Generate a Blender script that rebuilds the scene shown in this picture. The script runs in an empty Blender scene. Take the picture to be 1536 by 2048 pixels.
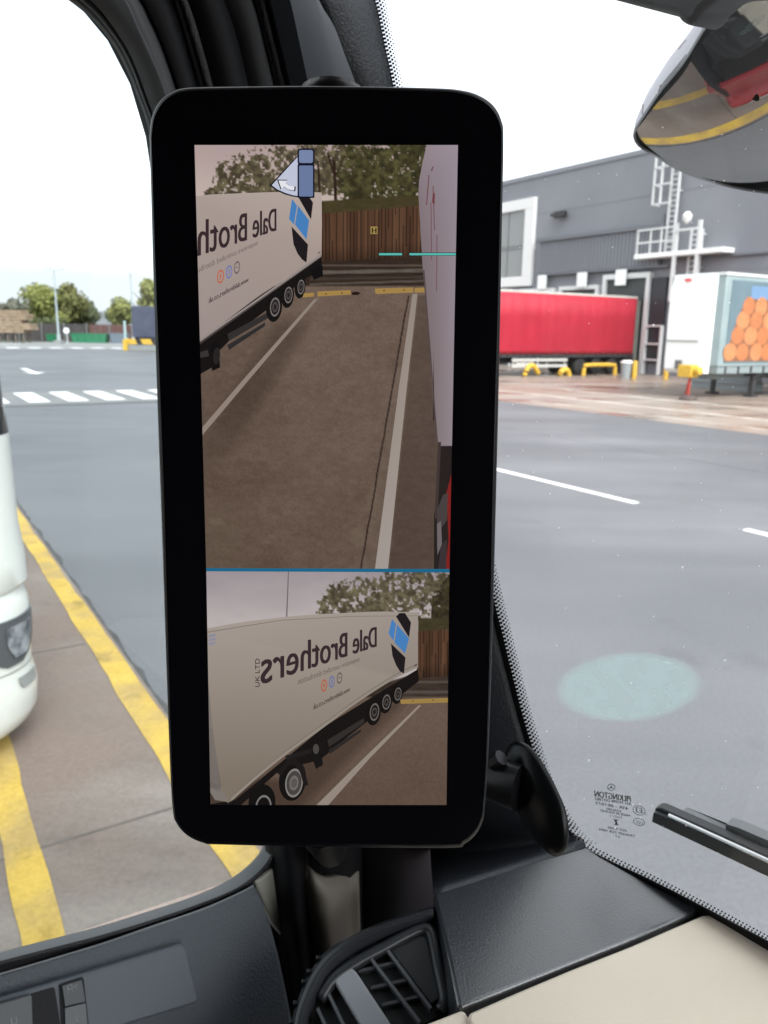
import bpy, bmesh, math, random
import numpy as np
from mathutils import Vector, Matrix
from mathutils.geometry import tessellate_polygon
random.seed(7)
rng = np.random.default_rng(11)
SC = bpy.context.scene
COL = SC.collection
# ------------------------------------------------------------------ camera, sky, sun, exposure
FPX, PITCH, ROLL, CAMH = 1560.0, math.radians(13.06), math.radians(1.0), 2.45
EXPOSURE = 0.5
CAM = Vector((0, 0, CAMH))
FW = Vector((0, math.cos(PITCH), -math.sin(PITCH)))
UP0 = Vector((0, math.sin(PITCH), math.cos(PITCH)))
XR = Vector((1, 0, 0))
RT = XR * math.cos(ROLL) + UP0 * math.sin(ROLL)
UP = UP0 * math.cos(ROLL) - XR * math.sin(ROLL)
cd = bpy.data.cameras.new('camera')
cam = bpy.data.objects.new('camera', cd); COL.objects.link(cam)
m = Matrix.Identity(4)
for i, v in enumerate((RT, UP, -FW)):
    for j in range(3): m[j][i] = v[j]
m.translation = CAM
cam.matrix_world = m
cd.sensor_fit = 'VERTICAL'; cd.sensor_height = 36.0; cd.lens = FPX / 2048 * 36.0
cd.clip_start = 0.02; cd.clip_end = 6000
cd.dof.use_dof = True; cd.dof.focus_distance = 0.47; cd.dof.aperture_fstop = 15.0
SC.camera = cam

SUN_EL, SUN_AZ = math.radians(48), math.radians(150)
W = bpy.data.worlds.new('World'); SC.world = W; W.use_nodes = True
nt = W.node_tree; nt.nodes.clear()
sky = nt.nodes.new('ShaderNodeTexSky'); sky.sky_type = 'NISHITA'; sky.sun_disc = False
sky.sun_elevation = SUN_EL; sky.sun_rotation = SUN_AZ; sky.dust_density = 4.0; sky.air_density = 1.0
hsv = nt.nodes.new('ShaderNodeHueSaturation'); hsv.inputs['Saturation'].default_value = 0.14
tc = nt.nodes.new('ShaderNodeTexCoord')
mp = nt.nodes.new('ShaderNodeMapping'); mp.inputs['Scale'].default_value = (1.2, 1.2, 5.0)
nz = nt.nodes.new('ShaderNodeTexNoise'); nz.inputs['Scale'].default_value = 2.2; nz.inputs['Detail'].default_value = 5
rp = nt.nodes.new('ShaderNodeValToRGB')
rp.color_ramp.elements[0].position = 0.38; rp.color_ramp.elements[0].color = (2.0, 2.08, 2.2, 1)
rp.color_ramp.elements[1].position = 0.56; rp.color_ramp.elements[1].color = (2.8, 2.8, 2.8, 1)
mx = nt.nodes.new('ShaderNodeMixRGB'); mx.blend_type = 'MULTIPLY'; mx.inputs[0].default_value = 1
bg = nt.nodes.new('ShaderNodeBackground'); bg.inputs['Strength'].default_value = 0.15
wo = nt.nodes.new('ShaderNodeOutputWorld')
L = nt.links.new
L(sky.outputs[0], hsv.inputs['Color']); L(tc.outputs['Generated'], mp.inputs[0]); L(mp.outputs[0], nz.inputs['Vector'])
L(nz.outputs['Fac'], rp.inputs[0]); L(hsv.outputs[0], mx.inputs[1]); L(rp.outputs[0], mx.inputs[2])
lt = nt.nodes.new('ShaderNodeMixRGB'); lt.blend_type = 'LIGHTEN'; lt.inputs[0].default_value = 1; lt.inputs[2].default_value = (6.3, 6.45, 6.6, 1)
L(mx.outputs[0], lt.inputs[1]); L(lt.outputs[0], bg.inputs['Color']); L(bg.outputs[0], wo.inputs['Surface'])
sl = bpy.data.lights.new('sun', 'SUN'); sl.energy = 0.6; sl.angle = math.radians(30); sl.color = (1, .97, .92)
sun = bpy.data.objects.new('sun', sl); COL.objects.link(sun)
sd = Vector((math.sin(SUN_AZ) * math.cos(SUN_EL), math.cos(SUN_AZ) * math.cos(SUN_EL), math.sin(SUN_EL)))
sun.rotation_euler = sd.to_track_quat('Z', 'Y').to_euler(); sun.location = (0, 0, 30)
SC.view_settings.view_transform = 'Standard'; SC.view_settings.look = 'None'
SC.view_settings.exposure = EXPOSURE; SC.view_settings.gamma = 1.0
SC.cycles.use_denoising = True
SC.cycles.max_bounces = 8; SC.cycles.transparent_max_bounces = 12; SC.cycles.diffuse_bounces = 4
SC.cycles.caustics_reflective = False; SC.cycles.caustics_refractive = False

# ------------------------------------------------------------------ frames and helpers
def frame(deg):
    a = math.radians(deg)
    return Vector((math.cos(a), -math.sin(a), 0)), Vector((math.sin(a), math.cos(a), 0))
GL, GH = frame(58)          # the yard: s along the warehouse, t towards it
CL, CH = frame(50)          # our cab: s to its right, t forwards
def G(s, t, z=0.0): return GL * s + GH * t + Vector((0, 0, z))
def CB(s, t, z=0.0): return CL * s + CH * t + Vector((0, 0, CAMH + z))
def ray(px, py): return FW + RT * ((px - 768) / FPX) + UP * ((1024 - py) / FPX)
def hit(px, py, p, n):
    d = ray(px, py); return CAM + d * ((p - CAM).dot(n) / d.dot(n))
def deep(px, py, D):
    d = ray(px, py); return CAM + d * (D / d.y)
Z = Vector((0, 0, 1))

class MB:
    def __init__(s): s.v = []; s.f = []; s.m = []; s.c = None
    def add(s, vs, fs, m=0):
        b = len(s.v); s.v += [Vector(v) for v in vs]
        for f in fs: s.f.append([b + i for i in f]); s.m.append(m)
        return s
    def box(s, p, x, y, z, m=0):
        """p = centre, x y z = half-axis vectors"""
        vs = [p + x * a + y * b + z * c for c in (-1, 1) for b in (-1, 1) for a in (-1, 1)]
        return s.add(vs, [(0, 2, 3, 1), (4, 5, 7, 6), (0, 1, 5, 4), (2, 6, 7, 3), (0, 4, 6, 2), (1, 3, 7, 5)], m)
    def gbox(s, s0, s1, t0, t1, z0, z1, m=0):
        return s.box(G((s0 + s1) / 2, (t0 + t1) / 2, (z0 + z1) / 2), GL * (abs(s1 - s0) / 2), GH * (abs(t1 - t0) / 2), Z * (abs(z1 - z0) / 2), m)
    def cbox(s, s0, s1, t0, t1, z0, z1, m=0):
        return s.box(CB((s0 + s1) / 2, (t0 + t1) / 2, (z0 + z1) / 2), CL * (abs(s1 - s0) / 2), CH * (abs(t1 - t0) / 2), Z * (abs(z1 - z0) / 2), m)
    def tube(s, pts, r, n=8, m=0, cap=True):
        pts = [Vector(p) for p in pts]; rings = []; N = len(pts)
        rs = r if isinstance(r, (list, tuple)) else [r] * N
        for i, p in enumerate(pts):
            d = (pts[min(i + 1, N - 1)] - pts[max(i - 1, 0)]).normalized()
            a = d.cross(Z if abs(d.z) < .9 else Vector((1, 0, 0))).normalized(); b = d.cross(a)
            rings.append([p + (a * math.cos(2 * math.pi * k / n) + b * math.sin(2 * math.pi * k / n)) * rs[i] for k in range(n)])
        vs = [v for q in rings for v in q]; fs = []
        for i in range(N - 1):
            for k in range(n):
                k2 = (k + 1) % n; fs.append((i * n + k, i * n + k2, (i + 1) * n + k2, (i + 1) * n + k))
        if cap: fs += [tuple(range(n))[::-1], tuple((N - 1) * n + k for k in range(n))]
        return s.add(vs, fs, m)
    def lathe(s, c, ax, prof, n=24, m=0):
        """prof = [(radius, height along ax)]"""
        ax = ax.normalized(); a = ax.cross(Z if abs(ax.z) < .9 else Vector((1, 0, 0))).normalized(); b = ax.cross(a)
        vs = []; fs = []
        for r, h in prof:
            vs += [c + ax * h + (a * math.cos(2 * math.pi * k / n) + b * math.sin(2 * math.pi * k / n)) * r for k in range(n)]
        for i in range(len(prof) - 1):
            for k in range(n):
                k2 = (k + 1) % n; fs.append((i * n + k, i * n + k2, (i + 1) * n + k2, (i + 1) * n + k))
        fs += [tuple(range(n))[::-1], tuple((len(prof) - 1) * n + k for k in range(n))]
        return s.add(vs, fs, m)
    def prism(s, pts, ext, m=0):
        n = len(pts); pts = [Vector(p) for p in pts]
        fs = [tuple(range(n)), tuple(range(n, 2 * n))[::-1]]
        fs += [(i, (i + 1) % n, n + (i + 1) % n, n + i) for i in range(n)]
        return s.add(pts + [p + ext for p in pts], fs, m)
    def grid(s, rows, m=0, close=False):
        h = len(rows); w = len(rows[0]); vs = [p for r in rows for p in r]
        fs = [(i * w + j, i * w + j + 1, (i + 1) * w + j + 1, (i + 1) * w + j) for i in range(h - 1) for j in range(w - 1)]
        if close: fs += [(i * w + w - 1, i * w, (i + 1) * w, (i + 1) * w + w - 1) for i in range(h - 1)]
        return s.add(vs, fs, m)
    def solidgrid(s, rows, ext, m=0):
        """a lofted sheet given thickness along ext"""
        h = len(rows); w = len(rows[0]); b = [p for r in rows for p in r]
        vs = b + [p + ext for p in b]; o = h * w; fs = []
        for i in range(h - 1):
            for j in range(w - 1):
                q = (i * w + j, i * w + j + 1, (i + 1) * w + j + 1, (i + 1) * w + j)
                fs += [q, tuple(o + k for k in q)[::-1]]
        bd = [j for j in range(w)] + [i * w + w - 1 for i in range(1, h)] + [(h - 1) * w + j for j in range(w - 2, -1, -1)] + [i * w for i in range(h - 2, 0, -1)]
        for k in range(len(bd)):
            a, c = bd[k], bd[(k + 1) % len(bd)]; fs.append((a, o + a, o + c, c))
        return s.add(vs, fs, m)
    def build(s, name, mats, parent=None, smooth=False, bevel=0, fix=True, origin=None):
        if not isinstance(mats, (list, tuple)): mats = [mats]
        me = bpy.data.meshes.new(name)
        o = bpy.data.objects.new(name, me); COL.objects.link(o)
        if parent is not None:
            o.parent = parent; r = parent
            while r.parent: r = r.parent
            org = Vector(r.location)
        else:
            org = Vector(origin) if origin is not None else Vector((0, 0, 0)); o.location = org
        me.from_pydata([v - org for v in s.v], [], s.f)
        for q in mats: me.materials.append(q)
        me.polygons.foreach_set('material_index', s.m)
        if s.c is not None:
            ca = me.color_attributes.new('Col', 'FLOAT_COLOR', 'POINT')
            ca.data.foreach_set('color', np.asarray(s.c, dtype=np.float32).ravel())
        me.update()
        if fix:
            bm = bmesh.new(); bm.from_mesh(me); bmesh.ops.recalc_face_normals(bm, faces=bm.faces); bm.to_mesh(me); bm.free()
        if smooth:
            me.polygons.foreach_set('use_smooth', [True] * len(me.polygons))
            if smooth != 'all': me.set_sharp_from_angle(angle=math.radians(38))
        if bevel:
            b = o.modifiers.new('bevel', 'BEVEL'); b.width = bevel; b.segments = 3; b.limit_method = 'ANGLE'; b.angle_limit = math.radians(35); b.harden_normals = False
            me.polygons.foreach_set('use_smooth', [True] * len(me.polygons))
            me.set_sharp_from_angle(angle=math.radians(60))
        return o
def thing(name, label, cat, loc, group=None):
    o = bpy.data.objects.new(name, None); COL.objects.link(o); o.location = loc; o.empty_display_size = .2
    o['label'] = label; o['category'] = cat
    if group: o['group'] = group
    return o
def tag(o, label, cat, group=None):
    o['label'] = label; o['category'] = cat
    if group: o['group'] = group
    return o
def struct(name, mb, mat, **k):
    o = mb.build(name, mat, **k); o['kind'] = 'structure'; return o
def dup(root, loc, label, group=None):
    r = root.copy(); COL.objects.link(r); r.location = loc; r['label'] = label
    if group: r['group'] = group
    for ch in root.children:
        c = ch.copy(); COL.objects.link(c); c.parent = r
        for g in ch.children:
            d = g.copy(); COL.objects.link(d); d.parent = c
    return r
def spline(pts, n):
    """Catmull-Rom through 2-D or 3-D control points, n samples"""
    P = [np.array(p, float) for p in pts]; P = [2 * P[0] - P[1]] + P + [2 * P[-1] - P[-2]]
    K = len(P) - 3; out = []
    for i in range(n):
        u = i / (n - 1) * K; k = min(int(u), K - 1); t = u - k
        a, b, c, d = P[k:k + 4]
        out.append(.5 * (2 * b + (c - a) * t + (2 * a - 5 * b + 4 * c - d) * t * t + (3 * b - a - 3 * c + d) * t ** 3))
    return out

# ------------------------------------------------------------------ materials
def lin(c):
    c = np.asarray(c, float) / 255.0
    return np.where(c <= .04045, c / 12.92, ((c + .055) / 1.055) ** 2.4)
def mat(name, col, rough=.6, metal=0., spec=.5, col2=None, scale=4., detail=6, lo=.35, hi=.65, bump=0., bscale=None, rough2=None, coat=0., stretch=None, voro=False, col3=None, scale3=1., rot=0, speck=0., stain=None):
    M = bpy.data.materials.new(name); M.use_nodes = True; t = M.node_tree; n = t.nodes; b = n['Principled BSDF']
    b.inputs['Base Color'].default_value = (*col, 1); b.inputs['Roughness'].default_value = rough
    b.inputs['Metallic'].default_value = metal; b.inputs['Specular IOR Level'].default_value = spec
    if coat: b.inputs['Coat Weight'].default_value = coat; b.inputs['Coat Roughness'].default_value = .08
    if col2 is None and not bump and rough2 is None: return M
    c = n.new('ShaderNodeTexCoord'); mpn = n.new('ShaderNodeMapping'); t.links.new(c.outputs['Object'], mpn.inputs[0])
    if stretch: mpn.inputs['Scale'].default_value = stretch; mpn.inputs['Rotation'].default_value = (0, 0, math.radians(rot))
    if col2 is not None:
        z = n.new('ShaderNodeTexNoise'); z.inputs['Scale'].default_value = scale; z.inputs['Detail'].default_value = detail; z.inputs['Roughness'].default_value = .62
        r = n.new('ShaderNodeValToRGB'); r.color_ramp.elements[0].position = lo; r.color_ramp.elements[1].position = hi
        r.color_ramp.elements[0].color = (*col, 1); r.color_ramp.elements[1].color = (*col2, 1)
        t.links.new(mpn.outputs[0], z.inputs['Vector']); t.links.new(z.outputs['Fac'], r.inputs[0])
        out = r.outputs[0]
        if col3 is not None:
            z3 = n.new('ShaderNodeTexNoise'); z3.inputs['Scale'].default_value = scale3; z3.inputs['Detail'].default_value = 3
            r3 = n.new('ShaderNodeValToRGB'); r3.color_ramp.elements[0].position = .42; r3.color_ramp.elements[1].position = .62
            x = n.new('ShaderNodeMixRGB'); x.inputs[2].default_value = (*col3, 1)
            t.links.new(c.outputs['Object'], z3.inputs['Vector']); t.links.new(z3.outputs['Fac'], r3.inputs[0])
            t.links.new(r3.outputs[0], x.inputs[0]); t.links.new(out, x.inputs[1]); out = x.outputs[0]
        if speck:
            zs = n.new('ShaderNodeTexNoise'); zs.inputs['Scale'].default_value = 38; zs.inputs['Detail'].default_value = 4; zs.inputs['Roughness'].default_value = .8
            rs = n.new('ShaderNodeMapRange'); rs.inputs['From Min'].default_value = .35; rs.inputs['From Max'].default_value = .65; rs.inputs['To Min'].default_value = 1 - speck; rs.inputs['To Max'].default_value = 1 + speck
            xs = n.new('ShaderNodeMixRGB'); xs.blend_type = 'MULTIPLY'; xs.inputs[0].default_value = 1
            t.links.new(c.outputs['Object'], zs.inputs['Vector']); t.links.new(zs.outputs['Fac'], rs.inputs[0]); t.links.new(out, xs.inputs[1]); t.links.new(rs.outputs[0], xs.inputs[2]); out = xs.outputs[0]
        if stain:
            zt = n.new('ShaderNodeTexNoise'); zt.inputs['Scale'].default_value = stain[1]; zt.inputs['Detail'].default_value = 5; zt.inputs['Roughness'].default_value = .65
            rt2 = n.new('ShaderNodeValToRGB'); rt2.color_ramp.elements[0].position = .60; rt2.color_ramp.elements[1].position = .74; rt2.color_ramp.elements[0].color = (1, 1, 1, 1); q_ = stain[0]; rt2.color_ramp.elements[1].color = (q_, q_, q_, 1)
            xt = n.new('ShaderNodeMixRGB'); xt.blend_type = 'MULTIPLY'; xt.inputs[0].default_value = 1
            t.links.new(c.outputs['Object'], zt.inputs['Vector']); t.links.new(zt.outputs['Fac'], rt2.inputs[0]); t.links.new(out, xt.inputs[1]); t.links.new(rt2.outputs[0], xt.inputs[2]); out = xt.outputs[0]
        t.links.new(out, b.inputs['Base Color'])
        if rough2 is not None:
            q = n.new('ShaderNodeMapRange'); q.inputs['From Min'].default_value = lo; q.inputs['From Max'].default_value = hi
            q.inputs['To Min'].default_value = rough; q.inputs['To Max'].default_value = rough2
            t.links.new(z.outputs['Fac'], q.inputs[0]); t.links.new(q.outputs[0], b.inputs['Roughness'])
    if bump:
        w = n.new('ShaderNodeTexVoronoi' if voro else 'ShaderNodeTexNoise'); w.inputs['Scale'].default_value = bscale or scale * 20
        if not voro: w.inputs['Detail'].default_value = 3
        bp = n.new('ShaderNodeBump'); bp.inputs['Strength'].default_value = bump; bp.inputs['Distance'].default_value = .0006 if voro else .002
        t.links.new(c.outputs['Object'], w.inputs['Vector']); t.links.new(w.outputs[0], bp.inputs['Height']); t.links.new(bp.outputs[0], b.inputs['Normal'])
    return M
def glassmat(name, tint=(.96, .97, .97), ior=1.3):
    M = bpy.data.materials.new(name); M.use_nodes = True; t = M.node_tree; n = t.nodes; n.clear()
    o = n.new('ShaderNodeOutputMaterial'); x = n.new('ShaderNodeMixShader'); a = n.new('ShaderNodeBsdfTransparent'); g = n.new('ShaderNodeBsdfGlossy'); f = n.new('ShaderNodeFresnel')
    a.inputs[0].default_value = (*tint, 1); g.inputs['Roughness'].default_value = .0; g.inputs[0].default_value = (.8, .8, .8, 1); f.inputs[0].default_value = ior
    ge = n.new('ShaderNodeNewGeometry'); iv = n.new('ShaderNodeMath'); iv.operation = 'SUBTRACT'; iv.inputs[0].default_value = 1.0; mu = n.new('ShaderNodeMath'); mu.operation = 'MULTIPLY'
    t.links.new(ge.outputs['Backfacing'], iv.inputs[1]); t.links.new(f.outputs[0], mu.inputs[0]); t.links.new(iv.outputs[0], mu.inputs[1])
    t.links.new(mu.outputs[0], x.inputs[0]); t.links.new(a.outputs[0], x.inputs[1]); t.links.new(g.outputs[0], x.inputs[2]); t.links.new(x.outputs[0], o.inputs[0])
    return M
ASPH = mat('asphalt', (.098, .102, .108), .45, col2=(.165, .168, .177), scale=1.0, lo=.3, hi=.7, bump=.35, bscale=90, rough2=.62, spec=.4, col3=(.10, .104, .112), scale3=.16, stretch=(.07, .55, 1), rot=58, speck=.13, stain=(.74, .55))
CONC = mat('bay_concrete', (.155, .126, .108), .62, col2=(.25, .216, .19), scale=.8, lo=.36, hi=.62, bump=.25, bscale=60, col3=(.20, .15, .125), scale3=.6, spec=.3, stretch=(.5, 1.6, 1), rot=58, speck=.12, stain=(.80, 1.1))
APRON = mat('wet_apron_concrete', (.175, .145, .122), .2, col2=(.30, .265, .232), scale=.8, lo=.38, hi=.62, rough2=.62, col3=(.245, .19, .155), scale3=.16, stretch=(.25, .8, 1), rot=58, speck=.1, stain=(.6, .28))
PALECONC = mat('pale_concrete', (.22, .22, .215), .8, col2=(.27, .27, .265), spec=.2, scale=.3)
GROUND = mat('verge', (.06, .075, .035), .9, col2=(.09, .10, .05), scale=.05)
YEL = mat('yellow_road_paint', (.50, .335, .065), .7, spec=.25, col2=(.56, .385, .085), scale=3, lo=.25, hi=.6, col3=(.40, .28, .10), scale3=2.5, bump=.2, bscale=70, speck=.14, stain=(.58, 3.2))
WHT = mat('white_road_paint', (.72, .72, .70), .6, col2=(.80, .80, .79), scale=2)
CLAD = mat('grey_cladding', (.20, .207, .23), .7, col2=(.235, .242, .263), spec=.3, scale=.12)
CLADR = mat('ribbed_cladding', (.175, .182, .204), .5)
DARK = mat('dark_void', (.012, .012, .014), .8)
GALV = mat('galvanised_steel', (.62, .63, .63), .5, metal=.1)
WPANEL = mat('white_panel', (.78, .79, .78), .45)
RED = mat('red_curtain', (.29, .011, .024), .5, col2=(.34, .014, .03), scale=.8)
STEEL = mat('dark_chassis_steel', (.03, .031, .034), .6)
TYRE = mat('tyre_rubber', (.018, .018, .019), .8)
RIM = mat('steel_rim', (.28, .28, .28), .5, metal=.3)
GREYD = mat('grey_green_doors', (.15, .155, .14), .6)
SAFE = mat('safety_yellow', (.62, .39, .035), .6, col2=(.50, .30, .04), scale=6)
TEAL = mat('teal_panel', (.21, .275, .285), .5, col2=(.25, .31, .32), scale=1)
SLATEC = mat('slate_curtain', (.10, .15, .175), .5, col2=(.12, .175, .20), scale=1.2)
SKYB = mat('pale_blue_print', (.13, .22, .35), .5)
EGG = mat('egg_orange', (.42, .16, .065), .6, col2=(.48, .20, .085), scale=3)
RUSTR = mat('red_oxide_paint', (.30, .03, .02), .6)
WPAINT = mat('ivory_truck_paint', (.62, .63, .59), .28, coat=.5)
BLKP = mat('black_plastic', (.016, .017, .019), .45)
GLS = glassmat('window_glass')
# cab
TRIM = mat('grained_door_trim', (.076, .088, .102), .55, bump=.9, bscale=380, voro=True, spec=.4)
TRIMS = mat('smooth_grey_trim', (.094, .107, .124), .5, spec=.4, bump=.05, bscale=300)
LEATH = mat('black_leather', (.026, .030, .036), .34, bump=.28, bscale=560, spec=1.0, coat=.9)
LEATH.node_tree.nodes['Principled BSDF'].inputs['Coat Roughness'].default_value = .26
LEATH.node_tree.nodes['Principled BSDF'].inputs['Coat IOR'].default_value = 1.7
LEATP = mat('pillar_leather_skin', (.019, .022, .027), .5, bump=.5, bscale=420, spec=.4)
PILM = mat('pillar_trim', (.024, .026, .030), .6, bump=.15, bscale=500, voro=True, spec=.3)
PILG = mat('pillar_grey', (.10, .105, .108), .6, spec=.3)
PILD = mat('pillar_dark', (.006, .0065, .008), .6, spec=.25)
SEAL = mat('rubber_seal', (.012, .012, .013), .7, bump=.6, bscale=400)
SEALG = mat('grey_rubber', (.19, .195, .20), .6, spec=.3)
BEIGE = mat('beige_dash_skin', (.84, .75, .62), .5, col2=(.80, .71, .58), scale=9, bump=.18, bscale=600, voro=True, spec=.3)
BEIG2 = mat('beige_pillar_trim', (.22, .20, .165), .5)
GLOSSB = mat('gloss_black', (.004, .004, .006), .12, spec=.25)
SATB = mat('satin_black', (.006, .006, .007), .36, spec=.3)
SILV = mat('silver_plastic', (.28, .30, .33), .35, metal=.3)
VANE = mat('vent_vane_grey', (.30, .315, .34), .4)
REDP = mat('red_truck_paint', (.27, .012, .018), .25, coat=.6)
PRINT = mat('print_black', (.03, .035, .035), .7)
MIRR = mat('mirror_glass', (.44, .435, .425), .0, metal=1.0)
MSILV = mat('mirror_housing_silver', (.42, .43, .48), .4, spec=.4)
CREAM = mat('cream_wedge', (.55, .54, .47), .6)
LINING = mat('cab_lining', (.05, .048, .045), .8)

# ------------------------------------------------------------------ the yard: ground, road, bays, apron
def sheet(name, s0, s1, t0, t1, z, M, nx=1, ny=1):
    b = MB(); b.gbox(s0, s1, t0, t1, z - .25, z); return struct(name, b, M)
b = MB(); b.lathe(Vector((0, 0, -.35)), Z, [(3500, -.1), (3500, .07)], n=64); struct('ground', b, GROUND)
sheet('road', -128, 70, -70, 75, 0.0, ASPH)
sheet('bay_pavement', -24, 45, -40, 1.262, .035, CONC)
sheet('loading_apron', -62, 60, 19.0, 41.45, .004, APRON)
sheet('far_pavement', -128, -91, -60, 40, .012, PALECONC)
b = MB(); b.gbox(-31.9, -26.5, -20, 16, -.2, .03); struct('crossing_table', b, mat('crossing_surface', (.17, .17, .172), .75, col2=(.21, .21, .212), scale=.8, spec=.2))
b = MB(); b.gbox(-26.5, -26.2, -20, 16, -.2, .02); struct('crossing_kerb', b, mat('kerb_stone', (.08, .08, .08), .6))
def wobble_strip(s0, s1, tA, tB, z, amp, n, gap=None):
    """a painted line with worn, uneven edges"""
    b = MB(); rows = []; e0 = e1 = 0
    for i in range(n + 1):
        s = s0 + (s1 - s0) * i / n
        e0 = .7 * e0 + random.gauss(0, amp); e1 = .7 * e1 + random.gauss(0, amp)
        rows.append([G(s, tA + e0, z), G(s, tB + e1, z)])
    b.grid(rows); return b
struct('yellow_line', wobble_strip(-24, 30, 1.06, 1.235, .0395, .004, 330), YEL)
struct('yellow_line', wobble_strip(-24, 30, .20, .355, .0395, .0035, 330), YEL)
b = MB()
for s in (-21, -17.5, -13, -8.9, -6.05, -3.6, -1, 2, 6): b.gbox(s, s + .016, -14, 1.05, .03, .0372)
b.gbox(-24, 40, -2.4, -2.37, .03, .0372)
struct('expansion_joint', b, mat('joint_tar', (.085, .07, .062), .8, col2=(.15, .125, .11), scale=2.5))
b = MB()
for i in range(-4, 14): b.gbox(-31.25, -27.35, 1.23 + i * 1.2 - .02, 1.23 + i * 1.2 + .62, .02, .038)
struct('zebra_stripe', b, WHT)
b = MB()
for s0, s1 in ((-11.6, -7.7), (-5.9, -2.0), (-17.5, -13.5), (-.2, 3.7)): b.gbox(s0, s1, 9.2, 9.34, -.02, .004)
for k in range(7): b.gbox(-95.5, -92.5, 8.4 + k * 2.2, 9.6 + k * 2.2, 0, .0165)
b.gbox(-110, -109, -40, 14, 0, .0165)
b.prism([G(-49.6, 6.2, .002), G(-49.6, 6.55, .002), G(-45.4, 6.5, .002), G(-45.4, 6.9, .002), G(-43.9, 6.3, .002), G(-45.4, 5.8, .002), G(-45.4, 6.2, .002)], Z * .003)
struct('lane_marking', b, WHT)
b = MB()
for k, t in enumerate((22.3, 25.6)): b.gbox(-30 + 4 * k, -6, t, t + .22, -.02, .0085)
b.gbox(-22, -8, 20.0, 20.12, -.02, .0085)
struct('apron_marking', b, mat('worn_apron_paint', (.56, .52, .48), .6, col2=(.34, .29, .25), scale=1.2, lo=.4, hi=.62))
b = MB()
for t, z0 in ((13.6, -60),): b.gbox(z0, 60, t, t + .014, -.02, .0028)
struct('paving_seam', b, mat('tar_seam', (.085, .088, .092), .6, col2=(.14, .143, .148), scale=1.5, spec=.3))
b = MB(); rows = []
for i in range(220):
    s = -22 + i * .2; rows.append([G(s, 1.255, .004), G(s, 1.29 + abs(random.gauss(0, .022)), .004)])
b.grid(rows); struct('kerb_gutter', b, mat('gutter_grit', (.05, .05, .05), .8, col2=(.10, .10, .10), scale=6))
# ------------------------------------------------------------------ warehouse
T0 = 41.5; FT = T0 - .004
wh = thing('warehouse', 'large grey clad warehouse with loading docks across the yard', 'warehouse', G(-20, T0, 0))
b = MB(); b.gbox(-75, 45, T0, T0 + 60, -.2, 13.55); b.build('wall', CLAD, wh)
b = MB(); b.gbox(-75.1, 45.1, T0 - .08, T0 + 60.1, 13.55, 13.85); b.build('parapet', mat('parapet_flashing', (.21, .218, .245), .5), wh)
b = MB()
for z in (3.3, 6.2, 11.0): b.gbox(-75, 45, FT - .012, T0, z, z + .03)
b.build('cladding_joint', mat('cladding_joint_dark', (.20, .207, .23), .6), wh)
b = MB()                                     # ribbed band above the docks
b.gbox(-45, -34.2, T0 - .35, T0 - .002, 6.72, 8.95)
for i in range(36): b.gbox(-44.9 + i * .3, -44.75 + i * .3, T0 - .41, T0 - .35, 6.78, 8.9)
b.build('ribbed_band', CLADR, wh)
b = MB(); b.gbox(-45.2, -34.0, T0 - .55, T0 - .002, 8.95, 9.2); b.gbox(-34.15, -34.0, T0 - .4, T0 - .002, 9.2, 9.75); b.gbox(-45.1, -33.4, T0 - .42, T0 - .002, 6.6, 6.72)
b.gbox(-33.4, -27, T0 - .2, T0 - .002, 6.95, 7.05)
b.build('canopy_trim', mat('canopy_trim_dark', (.135, .141, .16), .5), wh)
# big framed window, left
b = MB()
s0, s1, z0, z1, fw = -54, -45.9, 5.95, 12.2, 1.0
b.gbox(s0, s1, T0 - .3, FT, z1 - .75, z1); b.gbox(s0, s1, T0 - .3, FT, z0, z0 + .7)
b.gbox(s1 - fw, s1, T0 - .3, FT, z0 + .7, z1 - .75); b.gbox(s0, s0 + fw, T0 - .3, FT, z0 + .7, z1 - .75)
wf = b.build('window', mat('white_window_surround', (.70, .70, .69), .5), wh, bevel=.03)
b = MB(); b.gbox(s0 + fw, s1 - fw, T0 - .1, FT, z0 + .7, z1 - .75); b.build('pane', mat('grey_window_pane', (.24, .25, .25), .25), wf)
b = MB()
for z in (8.7, 8.9): b.gbox(s0 + fw, s1 - fw, T0 - .14, T0 - .1, z, z + .05)
for s in (-50.6, -48.9): b.gbox(s, s + .09, T0 - .135, T0 - .1, z0 + .7, z1 - .75)
b.build('glazing_bar', mat('glazing_bar_grey', (.15, .16, .16), .5), wf)
def dock(sa, sb, top, bot=.0, w=.22):
    b = MB()
    b.gbox(sa, sb, T0 - .42, FT, top - w * 1.2, top); b.gbox(sa, sa + w, T0 - .42, FT, bot, top - w * 1.2); b.gbox(sb - w, sb, T0 - .42, FT, bot, top - w * 1.2)
    d = b.build('dock_shelter', GALV, wh)
    b = MB(); b.gbox(sa + w, sb - w, T0 - .2, FT, bot, top - w * 1.2); b.build('curtain', mat('shelter_curtain', (.055, .06, .062), .7), d)
    return d
dock(-42.7, -39.0, 5.75); dock(-46.9, -43.3, 5.7); dock(-51.2, -47.6, 5.7)
d3 = dock(-38.6, -34.7, 6.35, w=.26)
b = MB(); b.gbox(-34.66, -33.5, T0 - .25, FT, .8, 6.0); b.build('dock_door', mat('dark_dock_panel', (.02, .025, .03), .5), wh)
b = MB()
for z in (.9, 1.9, 3.0): b.gbox(-34.68, -33.4, T0 - .5, T0 - .27, z, z + .1)
for s in (-34.65, -33.45): b.gbox(s, s + .1, T0 - .52, T0 - .27, .05, 3.0)
b.build('dock_ladder', GALV, wh)
dock(-23, -19, 6.2); dock(-15, -11, 6.2)
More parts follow.
